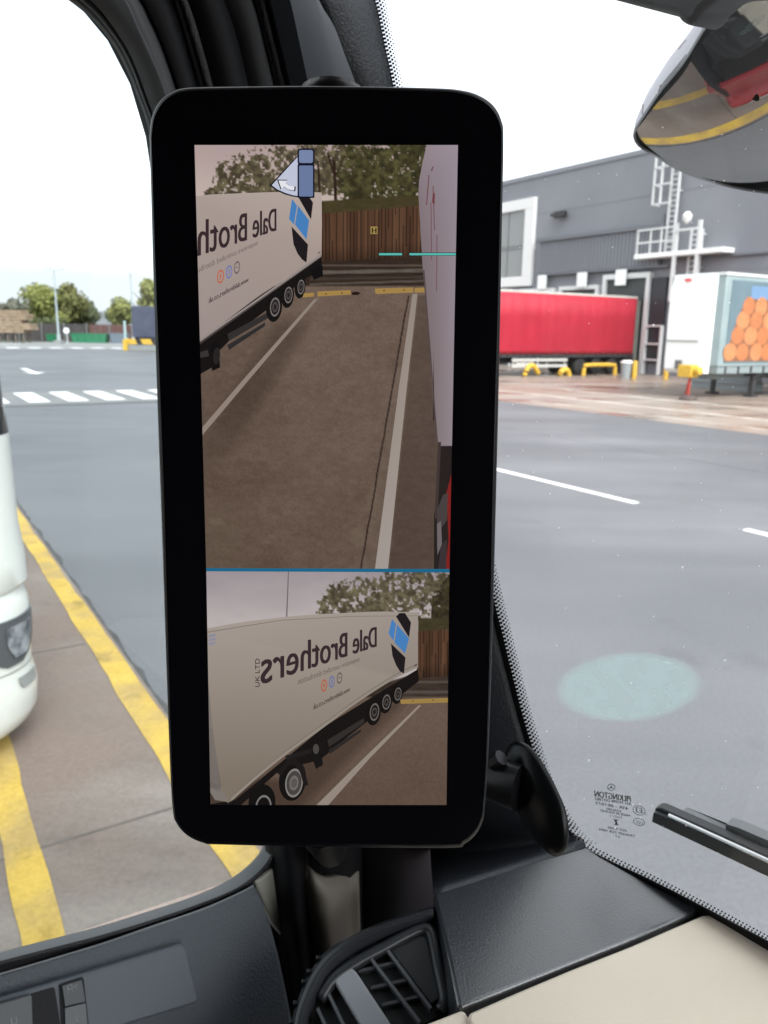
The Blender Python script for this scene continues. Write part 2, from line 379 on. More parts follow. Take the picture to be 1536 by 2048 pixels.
for s in (-44.3, -40.35, -36.9, -21.0):
    b = MB(); b.gbox(s - .45, s + .45, T0 - .62, T0 - .56, 5.62, 6.6); b.gbox(s - .05, s + .05, T0 - .56, T0 - .43, 6.0, 6.3)
    b.build('dock_sign', WPANEL, wh, bevel=.02)
b = MB(); b.gbox(-43.5, -42.5, T0 - .62, T0 - .25, 10.45, 10.85); b.gbox(-43.1, -42.9, T0 - .25, FT, 10.5, 10.8); b.gbox(-44.1, -43.6, T0 - .4, T0 - .25, 10.62, 10.8); b.gbox(-44.0, -43.7, T0 - .25, FT, 10.68, 10.75)
b.build('floodlight', BLKP, wh, bevel=.04)
# roof access ladder with its platform
al = thing('access_ladder', 'white caged access ladder and platform on the grey warehouse wall', 'ladder', G(-32.8, T0 - .6, 5))
def ladder(s, z0, z1, w=.55, t=T0 - .35):
    b = MB()
    for q in (s, s + w): b.gbox(q - .06, q + .06, t - .06, t + .06, z0, z1)
    z = z0 + .2
    while z < z1: b.gbox(s, s + w, t - .03, t + .03, z, z + .06); z += .3
    for z in (z0 + .3, (z0 + z1) / 2, z1 - .3): b.gbox(s - .03, s + .03, t + .06, FT, z, z + .06); b.gbox(s + w - .03, s + w + .03, t + .06, FT, z, z + .06)
    return b.build('ladder_flight', GALV, al)
ladder(-33.75, 7.5, 14.4); ladder(-31.95, 4.2, 8.6, .75)
b = MB()
for q in (-34.55, -34.0): b.gbox(q - .05, q + .05, T0 - 1.0, T0 - .9, 10.2, 14.2)
for z in (10.2, 11.3, 12.3, 13.3): b.gbox(-34.55, -33.2, T0 - 1.0, T0 - .9, z, z + .09); b.gbox(-34.6, -34.5, T0 - .9, T0 - .3, z, z + .09)
b.build('safety_cage', GALV, al)
b = MB(); b.gbox(-35.5, -29.2, T0 - 1.1, FT, 7.12, 7.4); b.build('platform', WPANEL, al, bevel=.02)
b = MB()
for z in (8.0, 8.75): b.gbox(-35.4, -32.6, T0 - 1.1, T0 - 1.02, z, z + .1)
for s in (-35.4, -34.4, -33.6): b.gbox(s, s + .1, T0 - 1.09, T0 - 1.03, 7.4, 8.75)
for s in (-32.6, -31.0): b.gbox(s, s + .22, T0 - 1.09, T0 - .95, 4.5, 9.0)
b.gbox(-32.75, -31.0, T0 - 1.13, T0 - 1.09, 8.5, 8.62)
b.build('guard_rail', GALV, al)
b = MB(); b.lathe(G(-31.9, T0 - .95, 9.2), Z, [(.05, -.3), (.25, -.1), (.28, .15), (.12, .35)], n=12); b.build('lamp', WPANEL, al, smooth=True)

# ------------------------------------------------------------------ trailers
def wheel(b_t, b_r, c, ax, R=.5, w=.36):
    b_t.lathe(c - ax * (w / 2), ax, [(R * .58, 0), (R * .93, 0), (R, .05), (R, w - .05), (R * .93, w), (R * .58, w)], n=22)
    b_r.lathe(c - ax * (w / 2 - .01), ax, [(R * .57, 0), (R * .57, w - .02), (R * .5, w - .06), (R * .42, w - .14), (R * .2, w - .12), (R * .18, w - .03), (.02, w - .03)], n=18)
def trailer_wheels(root, s_side, ts, sgn=1):
    for t in ts:
        for dS in (0, -2.1):
            bt, br = MB(), MB(); wheel(bt, br, G(s_side - .22 + dS, t, .5), GL if dS == 0 else -GL)
            w = bt.build('wheel', TYRE, root, smooth=True); br.build('rim', RIM, w, smooth=True)
# red curtain-sided trailer backed on to the dock; near side s = -35.2
rt = thing('red_trailer', 'red curtain sided trailer backed onto the warehouse dock', 'trailer', G(-36.5, 33, 0))
S1, S0, TA, TB = -35.2, -37.75, 27.2, 40.8
b = MB(); rows = []
for z in (1.28, 1.5, 2.4, 3.4, 4.72):
    r = []
    for i in range(140):
        t = TA + (TB - .1 - TA) * i / 139
        r.append(G(S1 + .009 * math.sin(t * 7.5 + 1.3 * math.sin(t * 1.7)) * (1 - abs(z - 3) / 2.2) + random.gauss(0, .0015), t, z))
    rows.append(r)
b.solidgrid(rows, GL * -.06); b.gbox(S0, S0 + .05, TA, TB - .1, 1.28, 4.72)
for i in range(26): b.gbox(S1 + .012, S1 + .03, TA + .4 + i * .51, TA + .45 + i * .51, 1.15, 1.48, 1)
b.build('curtain', [RED, mat('curtain_strap', (.12, .01, .015), .7)], rt, smooth='all')
b = MB(); b.gbox(S0, S1 - .02, TA + .01, TB, 4.72, 4.86); b.build('roof_rail', mat('cream_rail', (.42, .41, .38), .5), rt, bevel=.02)
b = MB(); b.gbox(S0 + .04, S1 - .08, TA - .05, TA, 1.2, 4.74); b.build('front_panel', GREYD, rt)
b = MB(); b.gbox(S0 + .05, S1 - .03, TB - .1, TB + .02, 1.15, 4.72); b.gbox(S0 + .4, S1 + .02, TB + .02, T0 - .45, .9, 4.6); b.build('rear_frame', GREYD, rt, bevel=.02)
b = MB(); b.gbox(S0 + .05, S1 - .01, TA, TB, 1.08, 1.27); b.gbox(S0 + .7, S1 - .7, TA + .5, TB - .2, .72, 1.08)
for t in np.arange(TA + .8, TB, 1.6): b.gbox(S0 + .3, S1 - .1, t, t + .08, .8, 1.08)
b.build('chassis', STEEL, rt)
b = MB()
for z in (.5, .85): b.gbox(S1 - .08, S1 - .03, 30.6, 35.0, z, z + .17)
for t in (30.7, 32.6, 34.8): b.gbox(S1 - .13, S1 - .08, t, t + .1, .45, 1.08)
b.build('side_guard', mat('side_guard_alu', (.42, .42, .40), .5), rt)
b = MB(); b.gbox(S1 - .5, S1 - .12, 31.0, 32.4, .55, 1.04); b.build('toolbox', mat('toolbox_pale', (.5, .5, .47), .5), rt, bevel=.03)
trailer_wheels(rt, S1 - .02, (36.2, 37.6, 39.0))
for s in (S1 - .35, S0 + .35):
    b = MB(); b.gbox(s - .07, s + .07, 29.6, 29.74, .1, 1.08); b.gbox(s - .16, s + .16, 29.5, 29.84, .03, .1); b.build('landing_leg', STEEL, rt)
# refrigerated trailer with egg picture on its side; near side s = -19.75
bt_ = thing('refrigerated_trailer', 'teal refrigerated trailer with a white cooling unit and egg picture', 'trailer', G(-20.3, 34, 0))
S1, S0, TA, TB = -19.75, -22.3, 27.8, 41.0
b = MB(); b.gbox(S0, S1, TA, TB, 1.28, 4.78); b.build('body', TEAL, bt_, bevel=.06)
b = MB(); b.gbox(S0 - .02, S1 + .03, TA - .03, TB, 4.78, 4.9); b.build('roof_rail', mat('pale_roof_rail', (.55, .57, .57), .5), bt_, bevel=.02)
b = MB(); b.gbox(S1 + .002, S1 + .03, TA + .38, TB - .1, 1.45, 4.62); b.build('curtain', SLATEC, bt_)
b = MB(); b.gbox(S1 + .032, S1 + .036, TA + 1.6, TB - .4, 3.95, 4.45); b.build('blue_panel', SKYB, bt_)
b = MB(); b.prism([G(S1 + .0315, TA + .32, 1.5), G(S1 + .0315, TB - 3.2, 1.5), G(S1 + .0315, TB - 3.6, 4.0), G(S1 + .0315, TA + 1.35, 4.0), G(S1 + .0315, TA + .9, 3.2)], GL * .001); b.build('egg_print_ground', mat('egg_shadow_brown', (.20, .085, .04), .6), bt_)
b = MB()                                     # egg print: four rows of printed eggs on the curtain
for r, (z, n, off) in enumerate(((1.85, 9, .95), (2.5, 8, 1.35), (3.1, 7, 1.6), (3.65, 6, 1.85))):
    for k in range(n):
        t = TA - .3 + off + k * .84 + random.uniform(-.05, .05)
        if r == 3 and k == 2: continue
        w, h = random.uniform(.375, .425), random.uniform(.33, .375); pts = []
        for a in range(20):
            q = a / 20 * 6.283; pts.append(G(S1 + .034 + .0015 * ((k + r) % 2), t + math.cos(q) * w, z + math.sin(q) * h * (1.08 if math.sin(q) > 0 else .95)))
        b.prism(pts, GL * .003, (k + r) % 2)
b.build('egg_print', [EGG, mat('egg_rust', (.36, .125, .05), .6, col2=(.42, .155, .06), scale=3)], bt_)
b = MB(); rows = []                          # cooling unit on the front bulkhead
prof = [(1.0, -.35), (1.15, -.5), (1.6, -.52), (2.3, -.52), (3.2, -.55), (4.3, -.5), (4.82, -.34)]
for z, dt in prof: rows.append([G(S0 + .28 + .02 * (z > 4.5), TA - .003, z), G(S0 + .30, TA + dt + .14, z), G(S0 + .42, TA + dt, z), G(S1 - .5, TA + dt, z), G(S1 - .38, TA + dt + .14, z), G(S1 - .36, TA - .003, z)])
b.grid(rows); b.add(rows[0], [(0, 1, 2, 3, 4, 5)]); b.add(rows[-1], [(0, 1, 2, 3, 4, 5)])
cu = b.build('cooling_unit', WPANEL, bt_, smooth=True)
b = MB(); b.gbox(S0 + .45, S1 - .6, TA - .56, TA - .51, 2.24, 2.30); b.build('grille_slot', mat('slot_grey', (.3, .3, .29), .6), cu)
b = MB(); b.gbox(S0 + .98, S0 + 1.28, TA - .585, TA - .54, 1.15, 1.5); b.build('control_panel', mat('control_box', (.12, .12, .11), .5), cu)
b = MB(); b.prism([G(S0 + 1.15 + .18 * math.cos(a / 12 * 6.283), TA - .43 - .03, 4.64 + .07 * math.sin(a / 12 * 6.283)) for a in range(12)], GH * -.06); b.build('badge', mat('badge_red', (.6, .08, .08), .5), cu)
b = MB(); b.gbox(S0 + .05, S1 - .02, TA + .05, TB, 1.02, 1.28); b.gbox(S0 + .7, S1 - .7, TA + .4, TB - .2, .75, 1.02); 
for t in np.arange(TA + .5, TB, .85): b.gbox(S1 - .02, S1 + .012, t, t + .09, .98, 1.3, 1)
b.build('chassis', [mat('teal_chassis', (.20, .24, .245), .6), STEEL], bt_)
for s in (S1 - .3, S0 + .4):
    b = MB(); b.gbox(s - .08, s + .08, 30.6, 30.76, .1, 1.02); b.gbox(s - .2, s + .2, 30.45, 30.9, .02, .1)
    b.tube([G(s, 30.7, .55), G(s, 31.7, 1.0)], .05); b.build('landing_leg', STEEL, bt_)
b = MB(); b.gbox(S0 + .5, S1 - .4, 30.66, 30.72, .86, .96); b.build('leg_brace', STEEL, bt_)
b = MB(); b.gbox(S1 - .4, S1 - .1, 32, 33.5, .6, 1.02); b.build('toolbox', STEEL, bt_, bevel=.02)
trailer_wheels(bt_, S1 - .02, (36.6, 37.9, 39.2))
# low grey dock step and the bits standing about
ds = MB(); ds.gbox(-24.9, -21.9, 33.2, 34.4, .0, .42); ds.gbox(-24.8, -22.0, 33.5, 34.4, .42, .82); ds.gbox(-24.95, -21.85, 33.15, 33.2, .30, .42); ds.gbox(-24.85, -21.95, 33.45, 33.5, .70, .84)
tag(ds.build('dock_step', mat('step_blue_grey', (.25, .28, .29), .6), origin=G(-23.4, 33.8), bevel=.02), 'blue grey metal dock step under the white cooling unit', 'step')
st = thing('trailer_stand', 'yellow headed trailer stand on a thin red post in the apron', 'trailer stand', G(-20.03, 26.56, .004))
p = G(-20.03, 26.56, .004)
b = MB(); b.lathe(p, Z, [(.34, 0), (.36, .05), (.25, .16), (.08, .2)], n=14); b.build('foot', mat('rusty_dark', (.07, .05, .045), .7), st)
b = MB(); b.tube([p + Z * .18, p + Z * .95], .06); b.tube([p + Z * .2 - GL * .14, p + Z * .8 - GL * .02], .03); b.build('post', RUSTR, st)
b = MB(); b.box(p + Z * 1.12 - GL * .12, GL * .32, GH * .22, Z * .24); b.tube([p + Z * 1.15 + GL * .1, p + Z * 1.15 + GL * .46], .16, 12); b.build('head', SAFE, st, bevel=.03)
def bollard(px, py, label):
    d = ray(px, py); q = CAM + d * (-CAMH / d.z); b = MB()
    b.tube([q, q + Z * .95, q + Z * 1.02], [.14, .14, .09], 14)
    return tag(b.build('bollard', SAFE, origin=q, smooth=True), label, 'bollard', 'yellow bollards at the docks')
bollard(1268, 757, 'yellow bollard beside the pale bin behind the red trailer')
bollard(1331, 760, 'yellow bollard in front of the white cooling unit')
d = ray(1252, 756); q = CAM + d * (-CAMH / d.z)
bn = thing('bin', 'pale grey round bin behind the red trailer', 'bin', q)
b = MB(); b.lathe(q, Z, [(.30, 0), (.36, .85)], n=16); b.build('drum', mat('bin_grey', (.30, .33, .34), .5), bn, smooth=True)
b = MB(); b.lathe(q + Z * .86, Z, [(.4, 0), (.4, .07), (.2, .16)], n=16); b.build('lid', WPANEL, bn, smooth=True)
def guide(pts, r, label):
    b = MB(); b.tube(spline(pts, 18), r, 10)
    return tag(b.build('wheel_guide', SAFE, smooth=True, origin=Vector(pts[0])), label, 'wheel guide', 'yellow wheel guides on the dock apron')
guide([G(-34.8, 36.0, 0), G(-34.8, 36.05, .5), G(-34.8, 36.4, .62), G(-34.8, 38.4, .62), G(-34.8, 38.7, .5), G(-34.8, 38.75, 0)], .13, 'long yellow hoop wheel guide beside the red trailer wheels')
guide([G(-34.7, 33.9, 0), G(-34.7, 34.1, .33), G(-34.7, 34.5, .33), G(-34.7, 34.7, 0)], .17, 'small humped yellow wheel guide left of the long hoop')
guide([G(-34.6, 31.0, 0), G(-34.6, 31.3, .55), G(-34.6, 31.7, .6), G(-34.6, 32.1, .2)], .15, 'yellow wheel guide under the red trailer side guard')
guide([G(-25.6, 35.1, 0), G(-25.55, 35.3, .30), G(-25.8, 36.2, .32), G(-26.1, 37.6, .30), G(-26.2, 37.8, 0)], .13, 'low yellow wheel guide right of the trailer stand')

# ------------------------------------------------------------------ far side of the yard, left
def leafmat(name, a, c2):
    return mat(name, a, .75, col2=c2, scale=.55, detail=3, lo=.35, hi=.65, spec=.2)
LEAFS = [leafmat('leaf_bright', (.17, .185, .05), (.25, .25, .085)), leafmat('leaf_olive', (.135, .135, .05), (.185, .18, .07)), leafmat('leaf_grey', (.12, .12, .09), (.16, .155, .12)), leafmat('leaf_dark', (.075, .09, .04), (.11, .12, .055))]
BARK = mat('bark', (.06, .05, .04), .9)
def tree(px, D, width_px, top_py, base_py, kind, label, lobes=7, seed=0, n=2600, group='trees beyond the yard fence'):
    r = random.Random(seed); sc = D / FPX * 1.02
    base = deep(px, base_py, D); base.z = -.2
    top = deep(px, top_py, D).z; Wd = width_px * sc / 2; H = top
    t = thing('tree', label, 'tree', base, group)
    b = MB(); b.tube([base, base + Vector((.1, 0, H * .3)), base + Vector((-.2, .1, H * .75))], [H * .035, H * .026, H * .008], 8)
    for k in range(6):
        a = r.uniform(0, 6.28); z0 = H * r.uniform(.25, .5)
        b.tube([base + Z * z0, base + Vector((math.cos(a) * Wd * .4, math.sin(a) * Wd * .4, z0 + H * .18)), base + Vector((math.cos(a) * Wd * .75, math.sin(a) * Wd * .75, z0 + H * .3))], [H * .014, H * .009, H * .003], 6)
    b.build('trunk', BARK, t)
    cl = []
    for k in range(lobes):
        a = r.uniform(0, 6.28); q = r.uniform(0, .62); cl.append((Vector((math.cos(a) * Wd * q, math.sin(a) * Wd * q, H * r.uniform(.30, .80))), Wd * r.uniform(.34, .52)))
    cl.append((Vector((0, 0, H * .84)), Wd * .38))
    vs, fs = [], []
    for k in range(n):
        c, R = r.choice(cl); v = Vector((r.gauss(0, 1), r.gauss(0, 1), r.gauss(0, 1))).normalized()
        pz = c + Vector((v.x, v.y, v.z * .8)) * R * (r.random() ** .4)
        if pz.z > H * 1.0 or pz.z < H * .12: continue
        s = r.uniform(.12, .30) * (D / 110) ; u = Vector((r.gauss(0, 1), r.gauss(0, 1), r.gauss(0, 1))).normalized(); w = u.cross(v).normalized() if u.cross(v).length > .01 else Vector((1, 0, 0))
        b0 = len(vs); p0 = base + pz; vs += [p0 - u * s, p0 + w * s * .7, p0 + u * s, p0 - w * s * .7]; fs.append((b0, b0 + 1, b0 + 2, b0 + 3))
    b = MB(); b.add(vs, fs); b.build('crown', LEAFS[kind], t, fix=False)
tree(86, 134, 116, 562, 683, 0, 'broad bright green tree behind the timber stack and lamp post', 9, 1, 4200)
tree(142, 138, 104, 560, 683, 1, 'tall olive tree right of the broad bright green tree', 9, 2, 3800)
tree(178, 142, 86, 596, 683, 3, 'lower dark sloping tree right of the tall olive tree', 8, 3, 2600)
tree(243, 136, 90, 590, 683, 0, 'rounded yellow green tree left of the second lamp post', 8, 4, 3000)
tree(302, 130, 84, 545, 683, 0, 'tall green tree behind the dark trailer and second lamp post', 9, 5, 3400)
tree(34, 165, 70, 592, 680, 2, 'grey brown distant tree left of the broad bright green tree', 8, 6, 2400)
tree(-14, 165, 60, 594, 680, 2, 'grey brown distant tree at the far left', 8, 8, 2200)
tree(100, 132, 120, 632, 684, 3, 'long low dark bush behind the fence', 10, 9, 2600)
# dark boundary fence
fe = thing('boundary_fence', 'dark brown boundary fence along the far side of the yard', 'fence', G(-131, 15))
b = MB(); rows = []
a0 = deep(-60, 683, 126); a1 = deep(180, 683, 126); a2 = deep(340, 683, 126)
for a, c, m_ in ((a0, a1, 0), (a1, a2, 1)):
    u = (c - a); u.z = 0; ln = u.length; u.normalize(); nrm = Vector((u.y, -u.x, 0))
    n = int(ln / .9)
    for i in range(n):
        p0 = a + u * (i * .9 + .44); p0.z = 1.35
        b.box(p0, u * .42, nrm * .04, Z * 1.35, m_)
b.build('fence_panel', [mat('fence_dark', (.055, .045, .045), .8), mat('fence_red_brown', (.10, .045, .04), .8)], fe)
for px in range(-50, 340, 45):
    p0 = deep(px, 683, 125.6); p0.z = 1.45; b = MB(); b.box(p0, Vector((.07, 0, 0)), Vector((0, .07, 0)), Z * 1.45); b.build('fence_post', mat('fence_post_grey', (.16, .16, .16), .7), fe)
def skip(px0, px1, D, hgt, M, label):
    a = deep(px0, 683, D); c = deep(px1, 683, D); a.z = c.z = 0.0; u = (c - a); ln = u.length; u.normalize(); nn = Vector((-u.y, u.x, 0))
    t = thing('skip', label, 'skip', (a + c) / 2, 'skips by the far fence')
    b = MB(); pr = [a + u * .25, c - u * .25, c + Z * hgt, a + Z * hgt]; b.prism(pr, nn * 1.8)
    for k in range(1, 5): p0 = a + u * (ln * k / 5) - nn * .05 + Z * (hgt / 2); b.box(p0, u * .06, nn * .06, Z * hgt * .46)
    b.build('tub', M, t)
    b = MB(); b.box((a + c) / 2 + Z * (hgt + .05) + nn * .9, u * (ln / 2 + .08), nn * .98, Z * .06); b.build('rim', M, t)
    return t
GRN = mat('skip_green', (.02, .16, .075), .5)
skip(142, 213, 118, 1.25, GRN, 'long green skip in front of the brown fence')
skip(92, 112, 121, 1.05, GRN, 'short green skip left of the lamp post base')
skip(220, 252, 118, 1.35, mat('skip_blue_grey', (.14, .17, .21), .5), 'blue grey skip right of the long green skip')
# timber stack
ts = thing('timber_stack', 'stacked pale timber and crates at the far left of the yard', 'timber stack', deep(20, 683, 112) - Z * 0)
b = MB(); TIM = mat('sawn_timber', (.30, .22, .15), .8, col2=(.22, .155, .10), scale=1.4)
rr = random.Random(3); a = deep(-40, 683, 112); a.z = 0
for k in range(7):
    x = 0
    while x < 6.6:
        w = rr.uniform(.5, 1.5); z = 1.55 + k * .44
        if z < 4.5: b.box(a + Vector((x + w / 2, rr.uniform(-.1, .1), z)), Vector((w / 2 - .02, 0, 0)), Vector((0, 1.2, 0)), Z * .2)
        x += w
b.build('timber', TIM, ts)
b = MB()
for x in np.arange(0, 6.8, 1.1): b.box(a + Vector((x, -.9, .7)), Vector((.12, 0, 0)), Vector((0, .12, 0)), Z * .7); b.box(a + Vector((x, .9, .7)), Vector((.12, 0, 0)), Vector((0, .12, 0)), Z * .7)
b.box(a + Vector((3.3, 0, 1.34)), Vector((3.5, 0, 0)), Vector((0, 1.25, 0)), Z * .06)
b.build('rack', mat('rack_brown', (.13, .11, .09), .8), ts)
def lamp(px, D, py_top, arms, label):
    base = deep(px, 683, D); base.z = 0; top = deep(px, py_top, D).z
    t = thing('lamp_post', label, 'lamp post', base, 'lamp posts over the yard')
    b = MB(); b.tube([base, base + Z * 1.2, base + Z * 1.25, base + Z * top], [.24, .24, .15, .08], 10); b.build('pole', mat('lamp_pole_grey', (.34, .38, .39), .5), t)
    b = MB(); b.box(base + Z * .25, XR * .5, Vector((0, .5, 0)), Z * .25); b.build('plinth', PALECONC, t)
    for s in arms:
        b = MB(); b.tube([base + Z * top, base + Z * (top + .05) + XR * s * .5], .05, 6); b.box(base + Z * (top + .08) + XR * s * .8, XR * .4, Vector((0, .2, 0)), Z * .09); b.build('lamp_head', mat('lamp_head_grey', (.45, .47, .48), .5), t)
    return t
lamp(118, 108, 540, (-1, 1), 'tall two armed lamp post in front of the broad tree')
lamp(268, 104, 549, (.25,), 'slim lamp post beside the dark trailer')
sg = thing('round_sign', 'white round sign on a short post by the green skip', 'sign', deep(135, 683, 112))
p = deep(135, 683, 112); p.z = 0
b = MB(); b.tube([p, p + Z * 1.3], .06, 8); b.build('post', GALV, sg)
b = MB(); b.lathe(p + Z * 1.75 + Vector((0, -.1, 0)), Vector((0, -1, 0)), [(.40, 0), (.40, .05)], n=24); b.build('disc', WPANEL, sg)
# dark trailer and striped barrier behind the display edge
dt = thing('dark_trailer', 'dark navy trailer standing behind the striped concrete barrier', 'trailer', deep(310, 683, 92))
a = deep(266, 690, 92); a.z = 0
b = MB(); b.box(a + Vector((4.4, 1.3, 3.0)), XR * 4.4, Vector((0, 1.25, 0)), Z * 1.75); b.build('body', mat('navy_panel', (.035, .042, .075), .5, col2=(.06, .065, .10), scale=.9), dt, bevel=.05)
b = MB(); b.box(a + Vector((4.4, 1.3, 1.05)), XR * 4.3, Vector((0, .9, 0)), Z * .2)
b.build('chassis', STEEL, dt)
for x in (1.2, 2.6, 6.8):
    bt2, br2 = MB(), MB(); wheel(bt2, br2, a + Vector((x, .25, .5)), Vector((0, -1, 0))); w = bt2.build('wheel', TYRE, dt, smooth=True); br2.build('rim', RIM, w, smooth=True)
cb = thing('concrete_barrier', 'concrete barrier with a yellow and black striped rail', 'barrier', deep(285, 697, 84))
a = deep(254, 697, 84); a.z = .012
b = MB(); b.prism([a, a + XR * 9, a + XR * 9 + Z * .62, a + XR * .15 + Z * .62], Vector((0, .8, 0))); b.build('block', PALECONC, cb)
b = MB()
for k in range(16):
    x0 = .05 + k * .55; q = a + Vector((x0, -.06, .64))
    b.prism([q, q + XR * .55, q + Vector((.3, 0, .55)), q + Vector((-.25, 0, .55))], Vector((0, .7, 0)), int(k % 3 == 2))
for z in (.05,): b.box(a + Vector((-.1, 0, .55)), XR * .22, Vector((0, .3, 0)), Z * .55)
b.build('striped_rail', [SAFE, BLKP], cb)
b = MB(); p = deep(207, 640, 230); p.z = 0
b.box(p + Z * 5.6, XR * 7, Vector((0, 3, 0)), Z * .7); b.box(p + Z * 2.4, XR * 6.5, Vector((0, 2.8, 0)), Z * 2.5)
tag(b.build('distant_shed', mat('shed_grey', (.22, .23, .25), .7), origin=p), 'low grey shed roof far beyond the trees', 'shed')
p = deep(251, 683, 112); p.z = 0; b = MB(); b.tube([p, p + Z * 3.0], .16, 8); b.tube([p + Z * 3.0, p + Z * 3.2], .22, 8)
tag(b.build('marker_post', mat('pale_teal_post', (.35, .46, .46), .6), origin=p), 'pale teal marker post beside the blue grey skip', 'post')

# ------------------------------------------------------------------ neighbouring ivory truck (grid frame, near side s = NS)
NS = -4.47
def tf(px, py, s=NS - .32):
    d = ray(px, py); a, bq = d.dot(GL), d.dot(GH); k = s / a; return k * bq, CAMH + k * d.z
sil = [(-30, 560), (-8, 690), (6, 800), (18, 862), (25, 930), (37, 1040), (50, 1100), (55, 1148), (40, 1163), (50, 1176), (57, 1190), (61, 1250), (63, 1305), (70, 1328), (75, 1345), (75, 1388), (62, 1413), (36, 1434), (10, 1447)]
PRF = sorted(((tf(x, y)[1], tf(x, y)[0]) for x, y in sil))
nk = thing('white_truck', 'ivory white truck cab parked in the next bay', 'truck', G(NS - 1.25, -.6, .035))
def plan(z, t, r, rear, n=9, side=NS, wid=2.48, inset=0.):
    o = []
    for i in range(n):
        a = i / (n - 1) * math.pi / 2; o.append(G(side - inset - r + r * math.sin(a), t - r + r * math.cos(a), z))
    right = o; left = []
    for i in range(n):
        a = i / (n - 1) * math.pi / 2; left.append(G(side - wid + inset + r - r * math.cos(a), t - r + r * math.sin(a), z))
    return [G(side - wid + inset, rear, z)] + left + right + [G(side - inset, rear, z)]
def body(zlo, zhi, rear, name, M, r=.34, inset=0.):
    rows = []
    for z, t in PRF:
        if zlo - .001 <= z <= zhi + .001: rows.append(plan(z, t, r, rear, inset=inset))
    b = MB(); b.grid(rows, close=True); b.add(rows[0], [tuple(range(len(rows[0])))]); b.add(rows[-1], [tuple(range(len(rows[-1])))])
    return b.build(name, M, nk, smooth=True)
zs = [z for z, t in PRF]
zl = [z for (x, y), z in ((q, tf(*q)[1]) for q in sil) if 1150 < y < 1170][0]
ztop = tf(18, 862)[1]
body(zl, ztop, -1.75, 'cab_shell', WPAINT)
bp_ = body(min(zs), zl, -.35, 'bumper', WPAINT)
rows = [plan(z, t, .3, -1.75, inset=.03) for z, t in PRF if z >= ztop] + [plan(3.2, PRF[-1][1] - .12, .3, -1.75, inset=.05), plan(3.9, PRF[-1][1] - .5, .3, -1.75, inset=.12)]
b = MB(); b.grid(rows[:-1], close=True); b.build('windscreen', mat('dark_truck_glass', (.02, .024, .028), .08), nk, smooth=True)
b = MB(); b.grid(rows[-2:], close=True); b.add(rows[-1], [tuple(range(len(rows[-1])))]); b.build('roof', WPAINT, nk, smooth=True)
# wrap-round headlamp, lamp below, mirror foot
def skin(a, z, off):
    """point on the near front corner; a in 0..1.8: 0 = front, 1 = side, beyond = back along the side"""
    t = np.interp(z, [q[0] for q in PRF], [q[1] for q in PRF]); r = .34
    if a <= 1:
        q = a * math.pi / 2; return G(NS - r + (r + off) * math.sin(q), t - r + (r + off) * math.cos(q), z)
    return G(NS + off, t - r - (a - 1) * .5, z)
def patch(a0, a1, z0, z1, off, name, M, parent, shape=1.0):
    rows = []
    for i in range(9):
        v = i / 8; z = z0 + (z1 - z0) * v; w = 1 - shape * (1 - min(1, v * 1.6)) ** 2
        c = (a0 + a1) / 2; h = (a1 - a0) / 2 * w
        rows.append([skin(c - h + 2 * h * j / 10, z, off) for j in range(11)])
    ext = (GL * -.03); b = MB(); b.solidgrid(rows, ext); return b.build(name, M, parent, smooth=True)
zh = lambda y: tf(40, y, NS - .04)[1]
hl = patch(.12, .98, zh(1332), zh(1240), .012, 'headlight', mat('headlamp_bezel', (.075, .08, .085), .3), nk, .75)
patch(.30, .66, zh(1316), zh(1254), .022, 'lens', mat('headlamp_lens', (.75, .77, .78), .12, metal=.8, col2=(.16, .17, .18), scale=13), hl, .5)
patch(.22, .55, zh(1384), zh(1362), .010, 'fog_light', mat('fog_recess', (.24, .25, .24), .3), nk, .2)
b = MB(); rows = [plan(zl - .03, np.interp(zl, zs, [q[1] for q in PRF]) + .002, .34, -1.7, inset=-.004), plan(zl - .012, np.interp(zl, zs, [q[1] for q in PRF]) + .002, .34, -1.7, inset=-.004)]
b.grid(rows, close=True); b.build('panel_gap', DARK, nk)
b = MB(); z2 = zh(1345); f2 = lambda z: float(np.interp(z, zs, [q[1] for q in PRF])) + .002
b.grid([plan(z2 - .007, f2(z2 - .007), .34, -.34, inset=-.003), plan(z2, f2(z2), .34, -.34, inset=-.003)], close=True); b.build('bumper_seam', mat('seam_grey', (.20, .21, .19), .6), nk)
b = MB(); p = G(NS - .2, tf(8, 800)[0] - .07, 0); q0 = tf(10, 842)[1]; q1 = tf(4, 785)[1]
b.box(Vector((p.x, p.y, (q0 + .05))) - GL * .1, GL * .10, GH * .05, Z * .05); b.tube([Vector((p.x, p.y, q0 + .1)), Vector((p.x, p.y, q1 + .05)) - GH * .06, Vector((p.x, p.y, q1 + .35)) - GH * .12], [.06, .045, .035], 8); b.build('mirror_arm', BLKP, nk, bevel=.02)
for t in (-.75,):
    for dS, ax in ((-.2, GL), (-2.28, -GL)):
        bt2, br2 = MB(), MB(); wheel(bt2, br2, G(NS + dS, t - .2, .52), ax, R=.49, w=.32); w = bt2.build('wheel', TYRE, nk, smooth=True); br2.build('rim', RIM, w, smooth=True)
b = MB(); b.gbox(NS - 1.9, NS - .6, -6, -.4, .6, .95); b.gbox(NS - 1.2, NS - 1.15, -6, -5.6, .3, .95); b.build('chassis', STEEL, nk)
for dS, ax in ((-.2, GL), (-2.28, -GL)):
    bt2, br2 = MB(), MB(); wheel(bt2, br2, G(NS + dS, -4.8, .535), ax, R=.5, w=.5); w = bt2.build('wheel', TYRE, nk, smooth=True); br2.build('rim', RIM, w, smooth=True)
b = MB(); b.gbox(NS - .62, NS - .02, -4.0, -1.9, .45, 1.15); b.build('fuel_tank', RIM, nk, bevel=.08)

